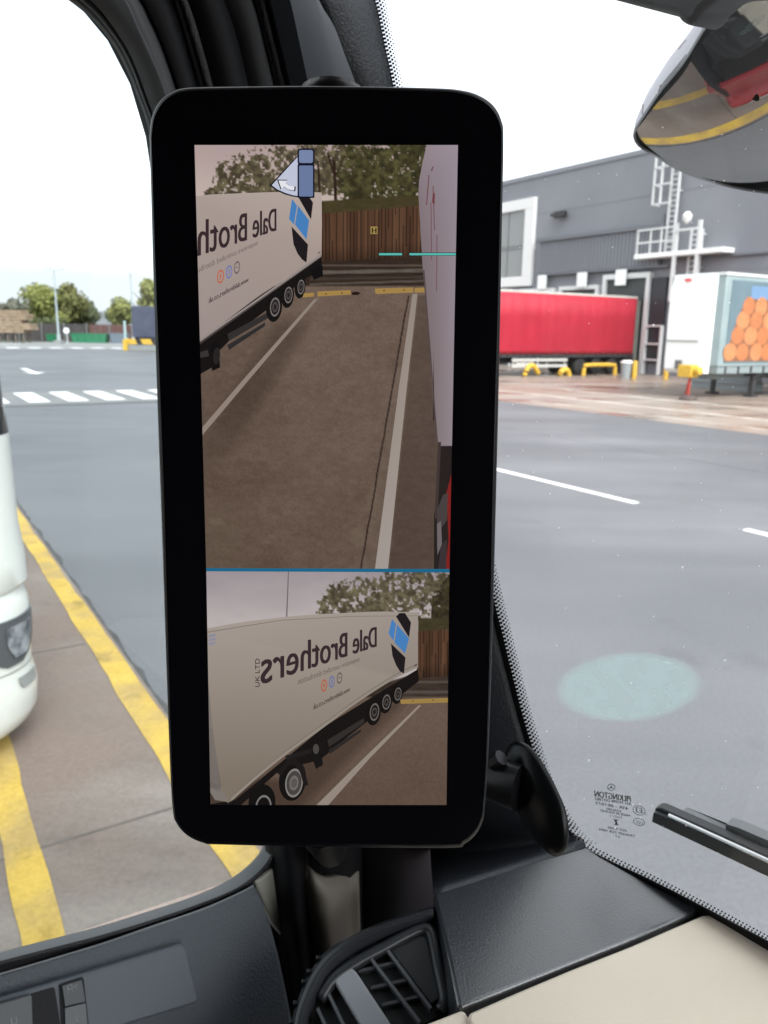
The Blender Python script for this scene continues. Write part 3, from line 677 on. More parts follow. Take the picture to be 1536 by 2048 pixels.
# ------------------------------------------------------------------ our own cab
SD = -.62                                    # plane of the left door, in the cab frame
PD = CB(SD, 0, 0)
WSN = (CH * math.cos(math.radians(8)) + Z * math.sin(math.radians(8))); WSP = CB(0, .62, -.52)
def WS(px, py, off=0.): return hit(px, py, WSP - WSN * off, WSN)
def DR(px, py, off=0.): return hit(px, py, PD + CL * off, CL)
def DASH(px, py, z=-.51): return hit(px, py, CB(0, 0, z), Z)
cab = thing('truck_cab', 'dark truck cab interior with beige dashboard seen from the driver seat', 'truck', CB(.45, -.3, -CAMH + .035))
# shell round the viewer
b = MB()
b.cbox(-.70, 1.8, -1.5, .72, -1.35, -1.3); b.cbox(-.70, 1.8, -1.56, -1.5, -1.3, .95); b.cbox(-.70, 1.8, -1.5, .45, .90, .95)
b.cbox(-.70, -.66, -1.5, .60, -1.3, -.62); b.cbox(-.70, -.66, -1.5, -.55, -.62, .9); b.cbox(-.70, -.66, -.55, .60, .62, .9)
b.cbox(1.76, 1.8, -1.5, .60, -1.3, -.5); b.cbox(1.76, 1.8, -1.5, -.5, -.5, .9); b.cbox(1.76, 1.8, -.5, .6, .6, .9); b.cbox(1.70, 1.8, .45, .6, -.5, .6)
b.build('cab_lining', LINING, cab)
b = MB(); b.cbox(-.74, 1.84, .70, .76, -2.0, -.78); b.cbox(-.74, 1.84, .42, .50, .62, 1.1); b.cbox(-.74, -.705, -1.56, .70, -1.9, -.80); b.cbox(1.805, 1.84, -1.56, .70, -1.9, -.52)
b.cbox(-.74, 1.84, -1.6, .42, .96, 1.1)
b.build('cab_body', REDP, cab, bevel=.02)
b = MB()
for z in (-.95, -1.12, -1.29): b.cbox(-.2, 1.3, .762, .78, z, z + .1)
b.build('front_grille', BLKP, cab)
b = MB(); b.cbox(-.74, 1.84, .70, .95, -2.12, -1.62); b.build('bumper', REDP, cab, bevel=.05)
for s in (-.55, 1.4):
    b = MB(); b.cbox(s, s + .28, .951, .965, -1.95, -1.78); b.build('headlight', mat('own_headlamp', (.6, .6, .6), .15, metal=.5), cab, bevel=.005)

# windscreen, frit and its prints
edge = [(735, -120), (748, -20), (757, 20), (771, 90), (785, 155), (806, 280), (850, 520), (915, 860), (985, 1180), (1005, 1262), (1030, 1365), (1054, 1455), (1092, 1570), (1130, 1645), (1168, 1690), (1225, 1722), (1300, 1757), (1400, 1808), (1536, 1880), (1680, 1955), (1900, 2065), (2300, 2250)]
EC = spline(edge, 260)
def offs(C, d):
    out = []
    for i, p in enumerate(C):
        q = C[min(i + 1, len(C) - 1)] - C[max(i - 1, 0)]; q = q / np.linalg.norm(q); nrm = np.array((q[1], -q[0]))   # to the glass side (right / up)
        out.append(p + nrm * d)
    return out
b = MB()
gp = [WS(*p, -.004) for p in offs(EC, -76)] + [CB(1.78, .62, -.62), CB(1.78, .46, .63), CB(-.62, .46, .63)]
gp[-1] = WS(700, -250, -.004)
# project the two right hand points on to the glass plane
gp[-3] = gp[-3] - WSN * ((gp[-3] - WSP).dot(WSN)) + WSN * .004; gp[-2] = gp[-2] - WSN * ((gp[-2] - WSP).dot(WSN)) + WSN * .004
b.prism(gp, WSN * .006)
ws = b.build('windscreen', GLS, cab)
b = MB()
o1, o2 = offs(EC, -75), offs(EC, -1)
b.grid([[WS(*p, .001) for p in o1], [WS(*p, .001) for p in o2]])
for row, (d, r_) in enumerate(((1.5, 3.2), (6.8, 2.8), (11.6, 2.1), (15.8, 1.5))):
    C = offs(EC, d); acc = 0.; step = 8.0; nxt = (row % 2) * 4.0
    for i in range(1, len(C)):
        seg = np.linalg.norm(C[i] - C[i - 1])
        while nxt <= acc + seg:
            p = C[i - 1] + (C[i] - C[i - 1]) * ((nxt - acc) / seg)
            if not (p[1] > 1690 and row >= 2) and -30 < p[0] < 1600 and -30 < p[1] < 1960 and not (300 < p[1] < 1080):
                rq = r_ * (.72 if p[1] > 1660 else 1.0); b.add([WS(p[0] + rq * math.cos(k * math.pi / 4), p[1] + rq * math.sin(k * math.pi / 4), .0012) for k in range(8)], [tuple(range(8))])
            nxt += step
        acc += seg
b.build('frit_band', mat('frit_black', (.006, .006, .006), .5, spec=.2), ws, fix=False)
# ------------------------------------------------------------------ lettering helpers
def homography(src, dst):
    A = []
    for (x, y), (u, v) in zip(src, dst):
        A.append([x, y, 1, 0, 0, 0, -u * x, -u * y, -u]); A.append([0, 0, 0, x, y, 1, -v * x, -v * y, -v])
    _, _, Vt = np.linalg.svd(np.array(A, float)); return Vt[-1].reshape(3, 3)
def happ(H, p):
    q = H @ np.array((p[0], p[1], 1.0)); return q[0] / q[2], q[1] / q[2]
def glyphs(text, space=1.0):
    c = bpy.data.curves.new('txt', 'FONT'); c.body = text; c.size = 1.0; c.resolution_u = 4; c.space_character = space
    o = bpy.data.objects.new('txt', c); COL.objects.link(o); bpy.context.view_layer.update()
    me = o.to_mesh(); V = [(v.co.x, v.co.y) for v in me.vertices]; F_ = [tuple(p.vertices) for p in me.polygons]
    o.to_mesh_clear(); bpy.data.objects.remove(o); bpy.data.curves.remove(c)
    x0 = min(v[0] for v in V); x1 = max(v[0] for v in V)
    return V, F_, x0, x1
CAPH = .73
def lettering(text, b0, c0, b1, c1, bold=0., space=1.0):
    """b0/c0 = pixel of baseline / cap height at the text's start, b1/c1 at its end; returns pixel verts + faces"""
    V, F_, x0, x1 = glyphs(text, space)
    Hm = homography([(x0, 0), (x0, CAPH), (x1, 0), (x1, CAPH)], [b0, c0, b1, c1])
    out = [happ(Hm, v) for v in V]
    if bold:
        o2, f2 = [], []
        for k, dx in enumerate((-bold, bold)):
            f2 += [tuple(i + len(o2) for i in f) for f in F_]; o2 += [(x + dx, y) for x, y in out]
        return o2, f2
    return out, F_
b = MB()
def wtext(*a, **k):
    V, F_ = lettering(*a, **k); b.add([WS(x, y, .0015) for x, y in V], F_)
def row(text, xr, yr, xl, yl, h, **k):          # mirrored: starts at the right, runs left; stands along the glass
    wtext(text, (xr, yr), (xr - .12 * h, yr - h), (xl, yl), (xl - .12 * h, yl - h), **k)
row('PILKINGTON', 1262, 1604, 1190, 1593, 12.5, bold=.45)
row('AS1 M1098 DOT882', 1263, 1610.5, 1190, 1600, 6, bold=.2)
row('43R - 001873', 1257, 1620, 1192, 1608.5, 6, bold=.2)
row('KEN MD', 1242, 1625, 1213, 1620, 5, bold=.2)
row('MADE IN POLAND', 1260, 1634, 1201, 1623, 5, bold=.2)
row('F2021 1-', 1244, 1638, 1217, 1633, 5)
row('DOT N 2003', 1253, 1664, 1216, 1657, 5, bold=.2)
row('TRANSP 75% MIN', 1271, 1675, 1199, 1661, 5, bold=.2)
row('21', 1241, 1676, 1232, 1674, 5)
row('E3', 1285, 1627, 1272, 1624, 11, bold=.2); row('21', 1294, 1630, 1288, 1629, 5)
row('CCC', 1286, 1650, 1272, 1646, 6, bold=.2)
def ringpx(cx, cy, rx, ry, w, rot=.15, n=28, put=None):
    pts = []
    for k in range(n + 1):
        a = k / n * 2 * math.pi; c_, s_ = math.cos(a), math.sin(a)
        f = lambda q: (cx + (rx + q) * c_ * math.cos(rot) - (ry + q) * s_ * math.sin(rot), cy + (rx + q) * c_ * math.sin(rot) + (ry + q) * s_ * math.cos(rot))
        pts.append((f(0), f(-w)))
    b.grid([[WS(*p[0], .0015) for p in pts], [WS(*p[1], .0015) for p in pts]])
ringpx(1222.5, 1574.5, 8, 7, 1.3)
for k in range(3):
    a = math.pi / 2 + k * 2 * math.pi / 3 + math.pi; tip = (1222.5 + 6.8 * math.cos(a), 1574.5 - 6 * -math.sin(a) * -1)
    tip = (1222.5 + 6.8 * math.cos(a), 1574.5 + 6.0 * math.sin(a)); nx_ = (-math.sin(a) * 1.4, math.cos(a) * 1.4)
    b.add([WS(tip[0], tip[1], .0015), WS(1222.5 + nx_[0], 1574.5 + nx_[1], .0015), WS(1222.5 - nx_[0], 1574.5 - nx_[1], .0015)], [(0, 1, 2)])
ringpx(1278, 1621, 13, 9.5, 1.2, .35); ringpx(1278, 1644, 12, 7.5, 1.2, .3)
b.add([WS(*p, .0015) for p in ((1225, 1638), (1238, 1640), (1233, 1642), (1236, 1649), (1239, 1651), (1226, 1649), (1231, 1647), (1229, 1641))], [(0, 1, 2, 7), (7, 2, 3, 6), (6, 3, 4, 5)])
b.build('maker_print', PRINT, ws, fix=False)
# turquoise film spot
FS = bpy.data.materials.new('turquoise_film'); FS.use_nodes = True; t = FS.node_tree; n = t.nodes; n.clear()
o_ = n.new('ShaderNodeOutputMaterial'); x_ = n.new('ShaderNodeMixShader'); a_ = n.new('ShaderNodeBsdfTransparent'); d_ = n.new('ShaderNodeBsdfTranslucent'); at_ = n.new('ShaderNodeAttribute'); at_.attribute_name = 'Col'
d_.inputs[0].default_value = (.62, .93, .88, 1); fn = n.new('ShaderNodeTexNoise'); fn.inputs['Scale'].default_value = 5; fn.inputs['Detail'].default_value = 1; fr_ = n.new('ShaderNodeMapRange'); fr_.inputs['From Min'].default_value = .3; fr_.inputs['From Max'].default_value = .7; fr_.inputs['To Min'].default_value = .88; fr_.inputs['To Max'].default_value = 1.06; fm_ = n.new('ShaderNodeMath'); fm_.operation = 'MULTIPLY'; t.links.new(fn.outputs['Fac'], fr_.inputs[0]); t.links.new(fr_.outputs[0], fm_.inputs[0]); t.links.new(at_.outputs['Fac'], fm_.inputs[1]); t.links.new(fm_.outputs[0], x_.inputs[0]); t.links.new(a_.outputs[0], x_.inputs[1]); t.links.new(d_.outputs[0], x_.inputs[2]); t.links.new(x_.outputs[0], o_.inputs[0])
b = MB(); rows = []; cs = []
for q, fd in [(.002, .30), (.4, .30)] + [(k / 20, .30 * min(1., (1 - k / 20) / .16) ** .8) for k in range(10, 21)]:
    r = []
    for k in range(48):
        a = k / 48 * 2 * math.pi; r.append(WS(1258 + 150 * q * math.cos(a) + 6 * q * math.sin(a), 1374 + 71 * q * math.sin(a) - 10 * q * math.cos(a), .0025)); cs.append((fd, fd, fd, 1))
    rows.append(r)
b.grid(rows, close=True); b.c = cs; b.build('film_spot', FS, ws, fix=False)
# dust specks and drops
DUST = bpy.data.materials.new('dust'); DUST.use_nodes = True; t = DUST.node_tree; t.nodes.clear(); o_ = t.nodes.new('ShaderNodeOutputMaterial'); d_ = t.nodes.new('ShaderNodeBsdfTranslucent'); d_.inputs[0].default_value = (.95, .95, .94, 1); t.links.new(d_.outputs[0], o_.inputs[0])
b = MB(); rr = random.Random(5)
for k in range(110):
    x, y = rr.uniform(1005, 1536), rr.uniform(250, 1700); r_ = rr.choice((.8, 1.0, 1.3, 1.3, 2.4 if k % 4 == 0 else 1.0)) * .85
    b.add([WS(x + r_ * math.cos(k2), y + r_ * math.sin(k2) * rr.uniform(.7, 1.3), .0012) for k2 in (0, 1.05, 2.1, 3.14, 4.2, 5.24)], [tuple(range(6))])
ds_ = b.build('dust_specks', DUST, ws, fix=False); ds_['kind'] = 'stuff'

# left door: glass, seals, trim
b = MB(); b.add([DR(-700, 2150, -.035), DR(570, 1725, -.035), DR(530, 1500, -.035), DR(380, 420, -.035), DR(230, -20, -.035), DR(140, -300, -.035), DR(-700, -500, -.035)], [tuple(range(7))]); 
gv = list(b.v); b = MB(); b.prism(gv, CL * -.005); b.build('door_glass', glassmat('tinted_door_glass', (.83, .865, .87)), cab)
A = spline([(-300, 1998), (-60, 1930), (0, 1912), (100, 1886), (200, 1860), (300, 1829), (400, 1795), (470, 1760), (518, 1718), (540, 1676), (545, 1640)], 60)
B = spline([(-300, 2016), (-60, 1946), (0, 1928), (100, 1902), (200, 1876), (300, 1846), (400, 1812), (478, 1779), (530, 1737), (556, 1690), (566, 1650)], 60)
C_ = spline([(-300, 2034), (-60, 1963), (0, 1946), (100, 1917), (200, 1887), (300, 1853), (400, 1819), (470, 1789), (516, 1763), (560, 1715), (580, 1660)], 60)
b = MB(); b.solidgrid([[DR(*p, -.028) for p in offs(A, 3)], [DR(*p, -.018) for p in A], [DR(*p, .0) for p in B]], CL * -.003); b.build('window_seal', SEALG, cab, smooth='all')
b = MB(); b.solidgrid([[DR(*p, .001) for p in offs(B, 1)], [DR(*p, -.008) for p in offs(B, -4)], [DR(*p, -.006) for p in offs(C_, -6)]], CL * -.003); b.build('seal_gap', SEAL, cab, smooth='all')
DN = (CL * .86 + Z * .51).normalized(); DP = DR(250, 1872, .004)
def DT(px, py, off=0.): return hit(px, py, DP + DN * off, DN)
tc_ = [p for p in C_ if p[0] < 514]
b = MB(); pl = [DT(p[0], p[1]) for p in tc_] + [DT(524, 1800), DT(540, 1845), DT(556, 1905), DT(572, 1980), DT(590, 2070), DT(640, 2400), DT(-300, 2400)]
b.prism(pl, ray(250, 1900).normalized() * .04); b.build('door_trim', TRIM, cab, bevel=.003)
b = MB(); pl = [DT(p[0], p[1] + 2, -.0015) for p in tc_]; b.tube(pl, .0011, 6); b.build('trim_lip', mat('trim_lip_grey', (.16, .17, .18), .4), cab)
b = MB(); b.prism([DR(*p, -.004) for p in ((510, 1766), (548, 1737), (556, 1760), (575, 1850), (585, 1900), (545, 1850), (524, 1800))], CL * -.02); b.build('sill_wedge', CREAM, cab, bevel=.003)
# switch panel with its buttons
sp0 = [(-70, 2014), (0, 1995), (180, 1943), (330, 1898), (360, 1888), (370, 1891), (375, 1905), (397, 1996), (394, 2006), (250, 2050), (100, 2098), (-70, 2150)]
b = MB(); b.prism([DT(*p, .013) for p in sp0], DN * -.016); sw = b.build('switch_panel', TRIMS, cab, bevel=.0025)
b = MB(); b.prism([DT(*p, .0125) for p in ((61, 1987), (106, 1974), (109, 1977), (122, 2060), (60, 2078))], DN * .0012); b.build('switch_slot', DARK, sw)
b = MB(); b.prism([DT(*p, .0135) for p in ((118, 1969), (164, 1954), (167, 1958), (178, 2056), (124, 2072))], DN * .0012); b.build('button_recess', DARK, sw)
b = MB(); b.prism([DT(*p, .0135) for p in ((121, 1970.5), (162, 1957.5), (170, 2003), (127, 2013))], DN * .004); b.prism([DT(*p, .0135) for p in ((127, 2014), (170, 2004), (176, 2056), (128, 2070))], DN * .0032, 1)
bt1 = b.build('lock_button', [mat('button_grey', (.045, .052, .06), .45), mat('button_grey_light', (.07, .078, .085), .4)], sw, bevel=.0008)
b = MB(); b.prism([DT(*p, .0135) for p in ((-60, 2022), (58, 1988), (61, 1991), (64, 2070), (-60, 2105))], DN * .006); b.build('window_button', mat('window_button_grey', (.085, .092, .095), .5), sw, bevel=.0012)
b = MB()
def stroke(pts, w, off, close=False):
    P = [DT(*p, off) for p in pts]
    if close: P.append(P[0])
    b.tube(P, w, 5)
IC = .0178
stroke([(135, 1971), (143.5, 1968.5), (146, 1984), (137, 1986.5)], .00017, IC, True); stroke([(136, 1979), (145, 1976.5)], .00017, IC); stroke([(152.5, 1968), (147, 1975), (153.5, 1977)], .00016, IC); stroke([(150, 1973), (154, 1971)], .00014, IC)
stroke([(157, 2030), (151, 2038), (157, 2044)], .00016, .0170)
stroke([(22, 2036), (24, 2048)], .00016, .0196); stroke([(32, 2033), (34, 2046), (29, 2047)], .00016, .0196)
b.build('engraved_symbol', mat('engraved_white', (.5, .5, .5), .6), sw)

# A-pillar, upper part: lofted strips from the door edge to the windscreen
YS = (-60, 0, 40, 90, 140, 190, 240, 320)
def prof(pts):                                # pts: (y, x) control -> x at each YS
    return [float(np.interp(y, [p[0] for p in pts], [p[1] for p in pts])) for y in YS]
K = [(prof(((-60, 70), (0, 155), (40, 200), (90, 238), (140, 264), (190, 284), (240, 302), (320, 322))), -.020),
     (prof(((-60, 105), (0, 176), (40, 214), (90, 250), (140, 274), (190, 293), (240, 311), (320, 330))), -.004),
     (prof(((-60, 118), (0, 186), (40, 222), (90, 257), (140, 280), (190, 298), (240, 316), (320, 335))), .004),
     (prof(((-60, 205), (0, 252), (40, 272), (90, 296), (140, 318), (190, 336), (240, 352), (320, 372))), .018),
     (prof(((-60, 235), (0, 280), (40, 300), (90, 322), (140, 340), (190, 356), (240, 370), (320, 390))), .004),
     (prof(((-60, 325), (0, 352), (40, 366), (90, 380), (140, 394), (190, 408), (240, 420), (320, 435))), .000),
     (prof(((-60, 330), (0, 357), (40, 371), (90, 386), (140, 400), (190, 414), (240, 426), (320, 441))), .008),
     (prof(((-60, 342), (0, 368), (40, 383), (90, 398), (140, 412), (190, 425), (240, 437), (320, 452))), .008),
     (prof(((-60, 346), (0, 373), (40, 388), (90, 403), (140, 417), (190, 430), (240, 441), (320, 456))), .000),
     (prof(((-60, 425), (0, 448), (40, 463), (90, 478), (140, 490), (190, 502), (240, 512), (320, 528))), .012),
     (prof(((-60, 480), (0, 502), (40, 514), (90, 526), (140, 538), (190, 550), (240, 560), (320, 575))), .026),
     (prof(((-60, 484), (0, 506), (40, 518), (90, 530), (140, 542), (190, 554), (240, 564), (320, 579))), .010),
     (prof(((-60, 498), (0, 518), (40, 530), (90, 543), (140, 555), (190, 567), (240, 577), (320, 592))), .010)]
KM = [0, 1, 2, 2, 3, 3, 4, 4, 3, 5, 5, 3]
b = MB()
rowsK = [[DR(x, y, off) for x, y in zip(xs, YS)] for xs, off in K]
fine = []
for r in rowsK: fine.append([Vector(p) for p in spline(r, 40)])
w_ = 40
for i in range(len(fine) - 1): b.grid([fine[i], fine[i + 1]], KM[i])
pu = b.build('pillar_trim', [SEAL, SEAL, PILG, PILD, mat('ribbed_seal', (.03, .03, .028), .7, bump=1.0, bscale=260), mat('pillar_mid', (.040, .042, .044), .6, spec=.3)], cab, smooth=True)
sb = pu.modifiers.new('solid', 'SOLIDIFY'); sb.thickness = .004; sb.offset = -1
# grab handle strip (bright line), the long cover and the leather panel beside the glass
xl = prof(((-60, 507), (0, 524), (40, 533), (90, 546), (140, 558), (190, 570), (240, 580), (320, 595)))
b = MB(); b.tube(spline([DR(x, y, .018) for x, y in zip(xl, YS)], 30), .0032, 8); b.build('pillar_bead', mat('bead_grey', (.10, .105, .11), .45), cab, smooth='all')
L0 = spline([(508, -60), (527, 0), (549, 90), (573, 190), (600, 310)], 30)
L1 = spline([(560, -60), (580, 0), (600, 90), (622, 190), (650, 310)], 30)
L2 = spline([(612, -60), (632, 0), (652, 90), (674, 190), (700, 310)], 30)
L3 = spline([(616, -60), (641, 6), (668, 52), (690, 110), (716, 180), (760, 310)], 30)
b = MB(); b.solidgrid([[DR(*p, .012) for p in L0], [DR(*p, .034) for p in [a * .75 + c * .25 for a, c in zip(L0, L1)]], [DR(*p, .046) for p in L1], [DR(*p, .042) for p in L2], [DR(*p, .026) for p in L3]], CL * -.02)
b.build('pillar_cover', mat('pillar_cover_grey', (.028, .032, .039), .42, spec=.4), cab, smooth=True)
b = MB(); rowsP = []
LE = offs(EC, -3); LE = [p for p in LE if -130 < p[1] < 330]; LE = spline([LE[i] for i in range(0, len(LE), 3)], 30)
LI = spline([(600, -120), (620, -40), (650, 20), (680, 110), (706, 180), (745, 330)], 30)
for u in np.linspace(0, 1, 8):
    r = []
    for a, c in zip(LI, LE):
        p = a * (1 - u) + c * u; q0 = DR(*a, .006); q1 = WS(*c, .004)
        d = ray(*p); k0 = (q0 - CAM).length / ray(*a).length; k1 = (q1 - CAM).length / ray(*c).length
        r.append(CAM + d * (k0 * (1 - u) + k1 * u - .008 * math.sin(u * math.pi)))
    rowsP.append(r)
b.solidgrid(rowsP, CL * -.015); b.build('pillar_leather', LEATP, cab, smooth='all')
# solid pillar behind everything, so no daylight leaks through
b = MB()
out = [(60, -140), (180, -20), (245, 60), (290, 150), (322, 260), (345, 420), (390, 760), (440, 1100), (490, 1420), (520, 1560), (545, 1640), (552, 1700), (575, 1740), (620, 2000), (640, 2200), (1000, 2200), (1000, 1720), (1000, 1480), (940, 1180), (880, 820), (800, 400), (760, 180), (720, 0), (690, -140)]
b.prism([DR(*p, -.02) for p in out], CL * -.03); b.build('pillar_core', PILD, cab)
# lower pillar seen under the display
def col(x0, x1, x2, x3, off, M, name, y0=1640, y1=2150, n=10):
    rows = []
    for i in range(n):
        v = i / (n - 1); y = y0 + (y1 - y0) * v; r = []
        for j in range(9):
            u = j / 8; xa = x0 + (x2 - x0) * v; xb = x1 + (x3 - x1) * v
            r.append(DR(xa + (xb - xa) * u, y, off * math.sin(math.pi * (u * .9 + .05))))
        rows.append(r)
    b = MB(); b.solidgrid(rows, CL * -.02); return b.build(name, M, cab, smooth='all')
col(540, 612, 610, 650, .03, PILD, 'pillar_column'); col(604, 735, 650, 735, .012, PILD, 'pillar_column'); col(724, 880, 728, 900, .03, PILD, 'pillar_column')
tp = spline([(609, 1731), (622, 1737), (640, 1752), (655, 1758), (675, 1757), (695, 1752), (718, 1743)], 24)
rows = []
for v in np.linspace(0, 1, 12):
    r = []
    for j, p in enumerate(tp):
        u = j / 23; xb = 640 + u * 84; yb = 1985
        x = p[0] * (1 - v) + xb * v; y = p[1] * (1 - v) + yb * v
        r.append(DR(x, y, .018 + .022 * math.sin(math.pi * min(1, u * 1.15 + .02)) - .01 * max(0, 1 - v * 8)))
    rows.append(r)
b = MB(); b.solidgrid(rows, CL * -.01); b.build('pillar_foot_trim', BEIG2, cab, smooth='all')
# leather fairing between the pillar foot and the glass
Rr = spline([(940, 1060), (972, 1180), (993, 1270), (1018, 1370), (1042, 1460), (1080, 1575), (1118, 1648), (1150, 1680), (1172, 1694)], 40)
Lr = spline([(840, 1060), (842, 1180), (845, 1270), (848, 1370), (850, 1460), (854, 1575), (858, 1660), (862, 1730), (867, 1791)], 40)
rows = []
for u in np.linspace(0, 1, 14):
    r = []
    for i, (a, c) in enumerate(zip(Lr, Rr)):
        p = a * (1 - u) + c * u; v = i / 39
        k0 = (DR(*a, .02) - CAM).length / ray(*a).length; k1 = (WS(*c, .003) - CAM).length / ray(*c).length
        if v > .8:
            f = (v - .8) / .2; kd = (DASH(*p) - CAM).length / ray(*p).length
        else: f = 0; kd = 0
        k = k0 * (1 - u) + k1 * u - .02 * math.sin(u * math.pi) * (1 - v * .5)
        r.append(CAM + ray(*p) * (k * (1 - f * f) + kd * f * f if f else k))
    rows.append(r)
b = MB(); b.solidgrid(rows, (CH - CL).normalized() * .012); b.build('pillar_fairing', LEATP, cab, smooth='all')
# dashboard
dk = [(866, 1788), (930, 1766), (1000, 1744), (1080, 1718), (1172, 1692), (1200, 1712), (1245, 1737), (1300, 1766), (1350, 1791), (1398, 1816), (1392, 1824), (1250, 1884), (1130, 1932), (1020, 1976), (920, 2015), (914, 2008), (893, 1900)]
b = MB(); b.prism([DASH(*p) for p in dk], Z * -.05); b.build('dash_end_panel', LEATH, cab, bevel=.008)
be = [(938, 2024), (1030, 1984), (1140, 1938), (1260, 1891), (1404, 1829), (1418, 1828), (1480, 1862), (1600, 1925), (1900, 2085), (2100, 2600), (1000, 2700), (955, 2080), (934, 2036)]
b = MB(); b.prism([DASH(*p, -.508) for p in be], Z * -.05); b.build('dashboard', BEIGE, cab, bevel=.005)
b = MB(); b.prism([DASH(*p, -.512) for p in ((780, 2080), (840, 2050), (925, 2017), (932, 2024), (990, 2120), (990, 2300), (700, 2300))], Z * -.04); b.build('dash_side_panel', BEIGE, cab, bevel=.003)
b = MB(); b.prism([CB(-.48, .30, -.60), CB(-.48, .56, -.60), CB(1.7, .56, -.60), CB(1.7, -.1, -.60), CB(-.1, -.1, -.60)], Z * -.05); b.build('dash_base', PILD, cab)
b = MB(); gk = [p for p in EC if 1165 < p[0] < 2000]; b.grid([[DASH(p[0], p[1] + 30, -.516) for p in gk], [DASH(p[0], p[1] + 12, -.516) for p in gk], [WS(p[0], p[1] + 3, .004) for p in gk]]); b.build('windscreen_gasket', SEAL, cab)
# air vent
VN = Vector((-.05, -.42, .90)).normalized(); VP = DASH(870, 1812, -.514)
def VT(px, py, off=0.): return hit(px, py, VP + VN * off, VN)
outer = spline([(575, 2180), (583, 2050), (598, 1992), (622, 1940), (655, 1900), (700, 1872), (760, 1846), (820, 1826), (866, 1812)], 40)
inner = spline([(606, 2180), (612, 2052), (630, 1995), (655, 1948), (690, 1914), (735, 1886), (785, 1864), (830, 1849), (868, 1838)], 40)
b = MB(); b.solidgrid([[VT(*p, -.012) for p in outer], [VT(*(p * .8 + q * .2), .006) for p, q in zip(outer, inner)], [VT(*(p * .4 + q * .6), .008) for p, q in zip(outer, inner)], [VT(*q, .0) for q in inner]], VN * -.02)
av = b.build('air_vent', mat('vent_rim', (.036, .039, .044), .34, spec=.5), cab, smooth=True)
gv2 = [p * .52 + q * .48 for p, q in zip(outer, inner)]
b = MB(); b.tube([VT(*p, .0078) for p in gv2], .0009, 5); b.build('rim_groove', DARK, av)
fr_out = [tuple(q) for q in inner[6:]] + [(868, 1815), (892, 1895), (914, 2008), (900, 2020), (840, 2052), (780, 2085), (700, 2180)]
# recessed face plate with its raised lip at right
b = MB(); b.prism([VT(*p, -.010) for p in [(625, 2180)] + [tuple(q) for q in inner[8:]] + [(872, 1835), (893, 1900), (914, 2008), (840, 2052), (790, 2180)]], VN * -.004); b.build('vent_back', mat('vent_dark', (.010, .011, .012), .6), av)
b = MB(); pl1 = spline([(640, 2000), (668, 1958), (715, 1925), (770, 1895), (820, 1868), (845, 1858), (858, 1862), (866, 1880), (878, 1940), (890, 2000), (880, 2022)], 40)
b.tube([VT(*p, -.003) for p in pl1], .0055, 8); b.build('vent_lip', mat('vent_lip_grey', (.030, .033, .037), .35), av, smooth='all')
b = MB(); b.prism([VT(*p, -.0075) for p in ((775, 1896), (846, 1862), (858, 1868), (884, 1996), (862, 2012), (845, 1990))], VN * .004); b.build('vent_face', mat('vent_face_black', (.022, .024, .027), .5), av, bevel=.001)
b = MB(); b.prism([VT(*p, .001) for p in ((664, 1956), (682, 1938), (700, 1931), (712, 1942), (800, 2075), (830, 2130), (770, 2150), (735, 2075))], VN * -.008); b.build('vent_vane', VANE, av, bevel=.002)
for a, c in (((768, 1894), (862, 2020)), ((738, 1915), (840, 2048)), ((655, 1985), (720, 2120)), ((636, 2020), (690, 2140))):
    p0, p1 = VT(*a, -.004), VT(*c, -.004); u = (p1 - p0).normalized(); s_ = u.cross(VN)
    b = MB(); b.box((p0 + p1) / 2, u * ((p1 - p0).length / 2), s_ * .0013, VN * .004); b.build('vent_slat', mat('slat_grey', (.10, .106, .114), .4), av)
for a, c in (((718, 1945), (798, 1925)), ((742, 1978), (822, 1960)), ((765, 2012), (845, 1993)), ((700, 1920), (775, 1898))):
    p0, p1 = VT(*a, -.0065), VT(*c, -.0065); u = (p1 - p0).normalized(); s_ = u.cross(VN)
    b = MB(); b.box((p0 + p1) / 2, u * ((p1 - p0).length / 2), s_ * .0012, VN * .003); b.build('vent_slat', mat('slat_dark', (.06, .064, .07), .4), av)
b = MB()
for k in (5, 8, 12, 14, 17):
    p = outer[k]; b.box(VT(*p, -.004), XR * .0022, Vector((0, .002, 0)), Z * .003)
b.build('thumb_wheel', BLKP, av, bevel=.0008)
# wiper, outside the glass
def WO(px, py, off): return WS(px, py, -off)
wp = MB(); 
wp.prism([WO(*p, .016) for p in ((1308, 1617), (1320, 1617), (2150, 1990), (2150, 2008), (1310, 1628))], WSN * .012)
w1 = wp.build('wiper', mat('wiper_black', (.02, .021, .023), .35), cab, bevel=.002)
b = MB(); b.prism([WO(*p, .012) for p in ((1306, 1626), (1311, 1626), (2150, 2005), (2150, 2045), (1303, 1644))], WSN * .008); b.build('rubber', mat('wiper_rubber', (.06, .062, .064), .6), w1, bevel=.001)
b = MB(); b.tube([WO(1338, 1631, .013), WO(2150, 2002, .013)], .0021, 8); b.build('spine', mat('wiper_steel', (.75, .76, .77), .2, metal=.9), w1)
b = MB(); b.prism([WO(*p, .030) for p in ((1360, 1627), (1450, 1668), (1452, 1648), (1480, 1657), (2300, 2010), (2300, 2050), (1470, 1676))], WSN * .012); b.build('arm', mat('wiper_arm_grey', (.22, .23, .24), .4), w1, bevel=.002)
p = WO(1458, 1657, .044); b = MB(); b.lathe(p, WSN, [(.004, -.002), (.004, .003), (.002, .005)], n=10); b.lathe(p - WSN * .0, -WSN, [(.004, -.001), (.0035, .018)], n=10); b.build('rivet', mat('rivet_steel', (.6, .6, .6), .3, metal=.8), w1)
